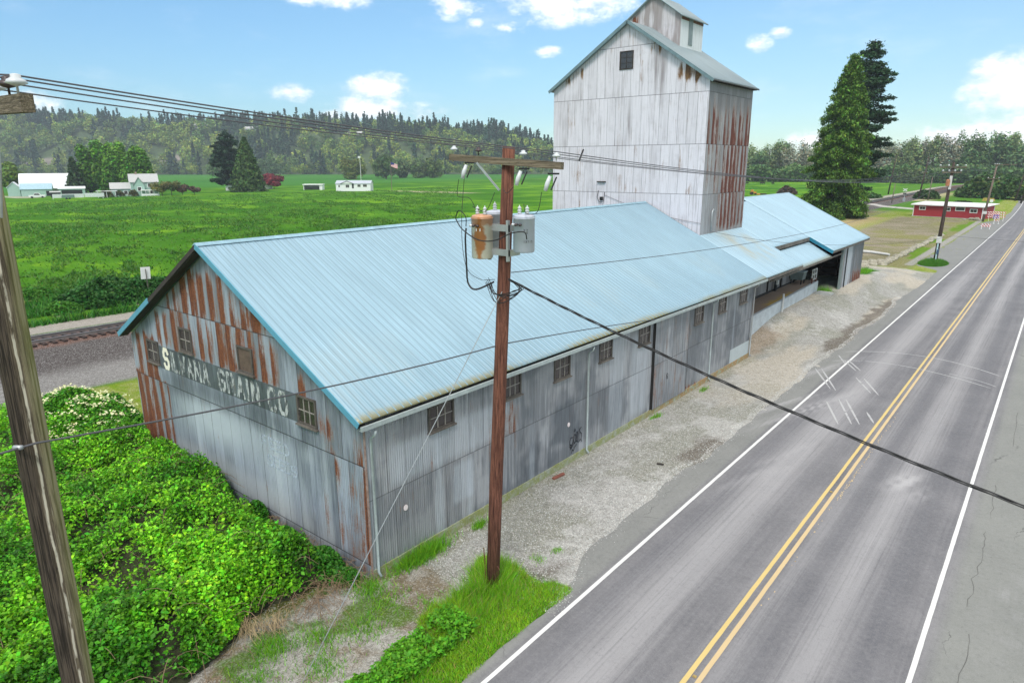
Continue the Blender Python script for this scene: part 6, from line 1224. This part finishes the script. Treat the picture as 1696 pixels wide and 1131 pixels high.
mb = MB(); mb.box(-.2, .1, 0, 5, 0, 2.4); mb.box(7.8, 9.2, 0, 5, 0, 2.4); mb.box(0, 8, 4.8, 5, 0, 2.4); mb.build('wall', WH, hu); mb = MB(); mb.box(-.5, 9.5, -.4, 5.3, 2.4, 2.85); mb.build('roof', WH, hu); mb = MB(); mb.box(.2, 7.7, 1.8, 2, 0, 1.3); mb.build('back_board', WOODG, hu)
fl = thing('flagpole', 'tall flagpole flying a red white and blue flag beyond the manufactured home', 'flagpole', (-240.8, 211.2, 0)); mb = MB(); mb.tube([(0, 0, 0), (0, 0, 13.8)], [.16, .10], 8); mb.build('pole', POLEG, fl)
fm, n = mat('striped_flag'); x, y, z = n.sep(n.obj()); can = n.m('MULTIPLY', n.m('LESS_THAN', x, 1.5), n.m('GREATER_THAN', z, 12.1)); n.out(n.mix(can, n.mix(n.m('LESS_THAN', n.m('FRACT', n.m('MULTIPLY', n.m('ADD', z, n.m('MULTIPLY', x, .45)), 2.9)), .5), (.75, .74, .74), (.60, .06, .08)), (.03, .04, .18)), .8)
V = []; nf_ = 10
for j in range(nf_+1):
    t_ = j/nf_; x = .1+3.2*t_; yy = .25*math.sin(t_*7); dz_ = -1.1*t_; V += [(x*.75, x*.6+yy, 13.4+dz_), (x*.75+.02, x*.6+yy, 11.4+dz_)]
mb = MB(); mb.add(V, [(2*j, 2*j+1, 2*j+3, 2*j+2) for j in range(nf_)]); fo = mb.build('flag', fm, fl); fo.modifiers.new('thick', 'SOLIDIFY').thickness = .03
yl_ = thing('yard_light', 'thin white yard light pole behind the manufactured home', 'lamp post', (-281, 225, 0)); mb = MB(); mb.tube([(0, 0, 0), (0, 0, 16)], .12, 6); mb.build('post', WH, yl_); mb = MB(); mb.box(-1.2, .2, -.3, .3, 15.6, 16.6); mb.build('lamp_head', WH, yl_)
for (x, y, w_, lb) in ((-308, 163, 3.5, 'small white trailer under the two farm conifers'), (-315.5, 188, 4.0, 'white peaked tent under the dark red tree')):
    t = gabled('tent' if 'tent' in lb else 'small_trailer', lb, 'tent' if 'tent' in lb else 'trailer', (x, y, 0), math.atan2(.7, .7), w_, 3, 1.7, 1.0, WH, WH, 'Y')

# ------------------------------------------------------------------ trees
bough_tree('cedar_tree', 'broad bushy cedar with lighter green foliage behind the shed', 'conifer tree', (-27.3, 157, 0), 34.8, [(0, 5.6), (.12, 7.0), (.3, 6.9), (.5, 5.8), (.7, 4.2), (.88, 2.4), (1, .5)], (.10, .20, .024), 420, 150000, .36, droop=.42, thick=.75, hang=.4, z0=.03, lean=.035)
bough_tree('fir_tree', 'taller ragged dark fir standing just right behind the broad cedar', 'conifer tree', (-28.4, 177, 0), 40.2, [(0, 6.5), (.3, 7.8), (.6, 6.6), (.8, 5.2), (.93, 3.4), (1, 1.4)], (.030, .078, .030), 190, 70000, .38, droop=.30, upturn=.35, thick=.75, z0=.06, lean=.03)
bough_tree('fir_tree', 'dark fir beside the pointed cedar at the left farm', 'conifer tree', (-309, 166, 0), 28.5, [(0, 7.5), (.3, 8.5), (.7, 6.5), (.9, 4.2), (1, 1.2)], (.022, .062, .028), 110, 20000, .85, droop=.2, upturn=.2, thick=.7, z0=.12)
conifer('cedar_tree', 'pointed dense green cedar at the left farm right of the dark fir', 'conifer tree', (-287, 163, 0), 24.5, 8.6, (.055, .115, .022), 26000, .8, levels=50, per=14, ragged=.1, prof=.8, droop=.3, hang=.5, h0=.0)
conifer('cypress_tree', 'dark column conifer at the left end of the bright green trees', 'conifer tree', (-322.4, 102.2, 0), 15.5, 4.0, (.035, .075, .025), 7000, .8, levels=26, per=8, ragged=.2, prof=.7, droop=.2, h0=0)
for (x, y, h, r, lb) in ((-329, 110.0, 21.5, 5.8, 'bright green tree at the left of the clump behind the mint farmhouse'), (-323, 114.8, 23.2, 6.2, 'tallest bright green tree left of centre behind the mint farmhouse'), (-314, 118.5, 22.0, 6.2, 'bright green tree right of centre behind the mint farmhouse'), (-307, 122.0, 20.0, 6.0, 'bright green tree at the right end of the clump over the mint farmhouse')):
    broad_tree('broadleaf_tree', lb, 'tree', (x, y, 0), h, r, (.10, .25, .015), 9000, 1.0, h0=.03, lobes=20)
broad_tree('broadleaf_tree', 'yellow green tree beside the mossy pole at the far left farm', 'tree', (-356, 88, 0), 13, 6, (.13, .22, .02), 3000, 1.1, h0=.1)
broad_tree('plum_tree', 'dark red leaved tree right of the pointed cedar', 'tree', (-312, 192, 0), 7.5, 6.2, (.20, .035, .05), 4500, .75, h0=.15)
for (x, y, lb, s, b_) in ((-274.0, 117, 'brownish green orchard tree nearest the mint farmhouse', 6.2, (.15, .16, .03)), (-271, 119.5, 'largest brownish green orchard tree in the middle of the row', 6.4, (.14, .14, .04)), (-270, 123.5, 'bare reddish brown orchard tree, last but one from the house', 4.6, (.13, .08, .05)), (-272, 129.5, 'smallest brown orchard tree standing apart at the row end', 3.8, (.14, .09, .06))): broad_tree('orchard_tree', lb, 'tree', (x, y, 0), s, s*.62, b_, 1500, .5, h0=.3)
for (x, y, lb) in ((-283, 100, 'small shrub at the pergola'), (-279, 108, 'low brown shrub before the farmhouse porch'), (-279, 103, 'green yucca like shrub before the farmhouse wing'), (-279.5, 97, 'brown twiggy shrub by the garden fence')): cloud_bush('shrub', lb, 'shrub', x, y, 1.8, 1.8, 2.4, (.12, .13, .05), 500, .5)
for (x, y, h, r, b_, lb) in ((-478, 374, 20, 10, (.17, .22, .035), 'round yellow green tree right above the manufactured home'), (-455, 392, 20, 11, (.08, .15, .04), 'dull green round tree right of the yellow green one'),
                          (-500, 427, 17, 10, (.10, .17, .045), 'rounded pale tree left of the flagpole'), (-487, 436, 17, 10, (.09, .16, .045), 'rounded pale tree right behind the flag'), (-466, 446, 17, 10, (.10, .17, .045), 'rounded field tree left of the utility pole top'), (-455, 452, 18, 9, (.12, .19, .04), 'yellowish field tree nearest the main pole'),
                          (-560, 300, 22, 17, (.07, .14, .04), 'broad dark green round tree right of the bright green clump'), (-700, 430, 20, 26, (.075, .14, .05), 'wide dome shaped willow at the foot of the wood'), (-530, 300, 14, 8, (.08, .15, .04), 'small rounded tree at the foot of the hill before the wide willow')):
    broad_tree('field_tree', lb, 'tree', (x, y, 0), h, r, b_, 3200, 1.6, h0=.02, lobes=18)
# row of tall pale alders across the right background
k_ = 0
ALD = [(-.352, 560, 29, 0), (-.338, 540, 24, 1), (-.326, 565, 31, 0), (-.312, 560, 32, 0), (-.298, 555, 31, 2), (-.284, 550, 31, 2), (-.27, 565, 30, 1), (-.205, 560, 30, 2), (-.192, 545, 31, 2), (-.18, 560, 33, 2), (-.168, 545, 31, 0), (-.156, 555, 34, 0), (-.143, 560, 33, 2), (-.131, 550, 34, 0), (-.118, 545, 33, 2), (-.106, 555, 35, 1), (-.094, 545, 33, 1), (-.082, 550, 36, 1), (-.070, 545, 34, 1), (-.058, 550, 35, 0), (-.046, 540, 28, 1), (-.034, 545, 30, 1), (-.022, 540, 27, 0), (-.010, 545, 28, 1), (.004, 540, 29, 0), (-.24, 560, 30, 0), (-.225, 560, 30, 1), (-.255, 560, 30, 2)]
AZS = sorted(q[0] for q in ALD)
for (px_az, d_, h, b_) in ALD:
    x = 14.4+d_*math.sin(px_az); y = -11+d_*math.cos(px_az); b = [(.20, .28, .10), (.145, .24, .085), (.30, .32, .21)][b_]
    lb = ['mid green', 'darker green', 'thin leaved grey green'][b_]+' tall tree, '+ORD[AZS.index(px_az)]+' from the left in the hazy right row'
    broad_tree('alder_tree', lb, 'tree', (x, y, 0), h*.9, 7.6, b, 3600 if b_ < 2 else 2300, 1.15, group=['mid green trees of the right row', 'dark green trees of the right row', 'pale thin trees of the right row'][b_], h0=.04, lobes=22, thin=.3)
# darker undergrowth in front of the row
k = 30000; az_ = rng.uniform(-.40, .06, k); dd = rng.uniform(505, 545, k); x = 14.4+dd*np.sin(az_); y = -11+dd*np.cos(az_); hh = (5+9*fbm(az_*60, dd*.04, 3, 801))
P = np.stack([x, y, hh*rng.random(k)**.7], 1); V, F, c_ = quads(P, 1.7, vary((.10, .19, .05), k, .3), up=.4); o = np_mesh('hedge_undergrowth', V, F, LEAF, None, {'col': c_}); tag(o, 'continuous dark hedge and undergrowth below the hazy tree row', 'undergrowth', kind='stuff')
for (x, y, rx_, h, b, lb) in ((-36, 525, 16, 16, (.075, .15, .04), 'big rounded green bush by the distant railway bend'), (-62, 480, 9, 8, (.10, .15, .04), 'smaller green bush left of the rounded one by the distant railway bend'), (-14, 296, 5, 4.0, (.09, .16, .035), 'large shrub at the left of the roadside hedge'), (-9, 290, 8, 7.5, (.08, .15, .035), 'largest leafy shrub in the roadside hedge'), (-1.5, 282, 7, 7, (.07, .14, .03), 'dark leafy shrub at the right of the roadside hedge'), (-7, 335, 7, 7, (.09, .17, .04), 'pale shrub rising behind the roadside hedge'),
                            (8, 275, 7, 8, (.08, .15, .03), 'shrub at the road edge right of the two dark poles'), (-9.5, 232, 2.6, 1.2, (.02, .05, .015), 'small very dark low bush on the grass before the hedge'), (-75, 278, 3.8, 3.0, (.12, .09, .07), 'bare greyish brown bush peeping over the shed ridge'), (-24, 268, 4, 3, (.06, .13, .03), 'low green bush at the foot of the trackside pole'), (-42, 262, 5, 1.6, (.06, .14, .03), 'low weedy clump left of the tracks beyond the lane'),
                            (-190, 505, 8, 10, (.16, .22, .04), 'yellow green round tree low at the tower edge'), (-167, 520, 10, 14, (.15, .21, .04), 'yellow green round tree behind the farm sheds')):
    cloud_bush('bush', lb, 'bush', x, y, rx_, rx_, h, b, int(1500+rx_*rx_*18), .28*rx_**.6+.2, flat=.5)
o = MB(); o.prism([(-1.8, -.5, 0), (1.8, -.5, 0), (1.4, -.5, 1.0), (-1.4, -.5, 1.0)], (0, 1, 0)); o = o.build('hay_bale', simple('straw_yellow', (.50, .38, .08), .9)); o.location = (-5.5, 262, 0); tag(o, 'yellowish bale at the foot of the roadside hedge', 'bale')

# ------------------------------------------------------------------ the wooded hill
HA = np.array([-1212., 262.]); HB = np.array([-497., 701.]); hd = (HB-HA)/np.linalg.norm(HB-HA); hn = np.array([-hd[1], hd[0]]); HLn = np.linalg.norm(HB-HA)
prs = np.array([-420, -130, -68, -8, 88, 140, 165, 186, 232, 272, 343, 443, 501, 578, 632, 690, 725, 770, 830, 905, 1100])*1.0
prh = np.array([104, 104, 102, 90, 95, 62, 58, 84, 80, 80, 83, 85, 76, 77, 72, 65, 69, 58, 42, 21, 8])*1.0
def hill_z(s, t):
    top = np.maximum(np.interp(s, prs, prh)-16, 2)
    return top*sst(t, -5, 190)**1.0*(1+.1*(fbm(s*.01, t*.01, 3, 901)-.5)) + (fbm(s*.03, t*.03, 3, 903)-.5)*8*sst(t, 0, 60) - .5
ss_ = np.linspace(-420, HLn+320, 150); tt = np.linspace(-12, 520, 60); SS, TT = np.meshgrid(ss_, tt, indexing='ij')
HX = HA[0]+hd[0]*SS+hn[0]*TT; HY = HA[1]+hd[1]*SS+hn[1]*TT; HZ = hill_z(SS, TT)
i = (np.arange(149)[:, None]*60+np.arange(59)[None, :]).ravel()
scar = np.zeros_like(SS)
SC = [(-28, 66, 20, 12), (85, 58, 15, 11), (276, 74, 24, 16), (52, 48, 11, 8), (238, 60, 9, 8)]
for a, b, c_, d in SC: scar = np.maximum(scar, np.exp(-((SS-a)/c_)**2-((TT-b)/d)**2))
hcol = lerp(np.broadcast_to(np.array([.07, .11, .04]), SS.shape+(3,)), (.27, .235, .21), sst(scar, .35, .7))
m, n = mat('hillside'); c, _, _, _ = n.attr('col'); a = n.noise(n.pos(), .15, 5); n.out(n.mix(n.ss(a, .35, .65), n.mix(1.0, c, (.7, .7, .7), 'MULTIPLY'), c), .95)
o = np_mesh('hills', np.stack([HX, HY, HZ], -1).reshape(-1, 3), np.stack([i, i+60, i+61, i+1], 1), m, None, {'col': hcol.reshape(-1, 3)}, True); tag(o, kind='structure')
# forest: template trees merged into one mesh
VV, FF, CC = [], [], []; base_i = 0
tmpl = []
for j in range(6):
    P, d, idx = broad_pts(210, 1, .12, 1, 9, hollow=.6); P = P*np.array([1, 1, 1]); tmpl.append(('b', P, d))
for j in range(5):
    P, d, key = conifer_pts(170, 1, 1, levels=12, per=7, ragged=.35, prof=.75, droop=.25); tmpl.append(('c', P, d))
NT = 2900; s = rng.uniform(-380, HLn+260, NT); t = rng.random(NT)**.8*330
s = np.concatenate([s, rng.uniform(-380, HLn+260, 420)]); t = np.concatenate([t, rng.uniform(-6, 12, 420)])
con_f = fbm(s*.012+3, t*.02, 3, 911)+.20*sst(t, 120, 190)
for a, b in zip(range(len(s)), range(len(s))):
    sc_ = max(np.exp(-((s[a]-q)/w1)**2-((t[a]-(r_))/w2)**2) for q, r_, w1, w2 in SC)
    if sc_ > .33: continue
    x, y = HA+hd*s[a]+hn*t[a]; z = float(hill_z(s[a:a+1], t[a:a+1])[0])
    isc = rng.random() < np.clip((con_f[a]-.56)*5, .06, .93)
    if t[a] < 14: isc = rng.random() < .08
    if isc:
        h = rng.uniform(18, 33); r_ = h*rng.uniform(.17, .24); T_ = tmpl[6+rng.integers(5)]; bc = np.array([.028, .072, .042])*rng.uniform(.7, 1.6)
    else:
        h = rng.uniform(14, 24) if t[a] > 14 else rng.uniform(7, 15); r_ = h*rng.uniform(.34, .5); T_ = tmpl[rng.integers(6)]; mixv = rng.random(); bc = np.array([.075, .17, .045])*(1-mixv)+np.array([.34, .43, .07])*mixv; bc = bc*rng.uniform(.75, 1.15)
    an = rng.uniform(0, 2*PI); ca, sa = math.cos(an), math.sin(an); P = T_[1]; Pz = P[:, 2]*h; Px = (P[:, 0]*ca-P[:, 1]*sa)*r_; Py = (P[:, 0]*sa+P[:, 1]*ca)*r_
    VV.append(np.stack([x+Px, y+Py, z+Pz], 1)); FF.append(np.full(len(P), h*(.105 if isc else .125))); CC.append(np.tile(bc, (len(P), 1)))
P = np.concatenate(VV); V, F, c_ = quads(P, np.concatenate(FF)*(.8+.4*rng.random(len(P))), vary(np.concatenate(CC), len(P), .22), up=.5)
o = np_mesh('hillside_forest', V, F, LEAFD, None, {'col': c_}); tag(o, 'mixed conifer and broadleaf forest covering the distant hill', 'forest', kind='stuff')
for (s0, t0, lb) in ((155, 165, 'pale roofed house in the gap on the hill skyline, left one'), (258, 165, 'grey house among the skyline firs, middle one'), (355, 140, 'dark roofed house in the trees above the two farm conifers'), (525, 125, 'grey house half hidden in the forest, rightmost on the hill')):
    x, y = HA+hd*s0+hn*t0; gabled('hill_house', lb, 'house', (x, y, float(hill_z(np.array([s0*1.]), np.array([t0*1.]))[0])+8), math.atan2(hd[1], hd[0]), 22, 8, 5, 3, simple('hill_house_wall', (.36, .38, .40), .8), ROOFG, 'X', [(3, 1.5, 3, 2), (10, 1.5, 4, 2)])

# ------------------------------------------------------------------ air
HAZE = True
if HAZE:
    mb = MB(); mb.box(-1650, 260, -130, 1350, -2.0, 150); m = bpy.data.materials.new('haze'); m.use_nodes = True; m.node_tree.nodes.clear(); nt = m.node_tree
    pv = nt.nodes.new('ShaderNodeVolumePrincipled'); pv.inputs['Color'].default_value = (.76, .85, .94, 1); pv.inputs['Density'].default_value = .00023; pv.inputs['Anisotropy'].default_value = .2
    oo = nt.nodes.new('ShaderNodeOutputMaterial'); nt.links.new(pv.outputs[0], oo.inputs['Volume']); o = mb.build('haze', m); tag(o, kind='stuff')
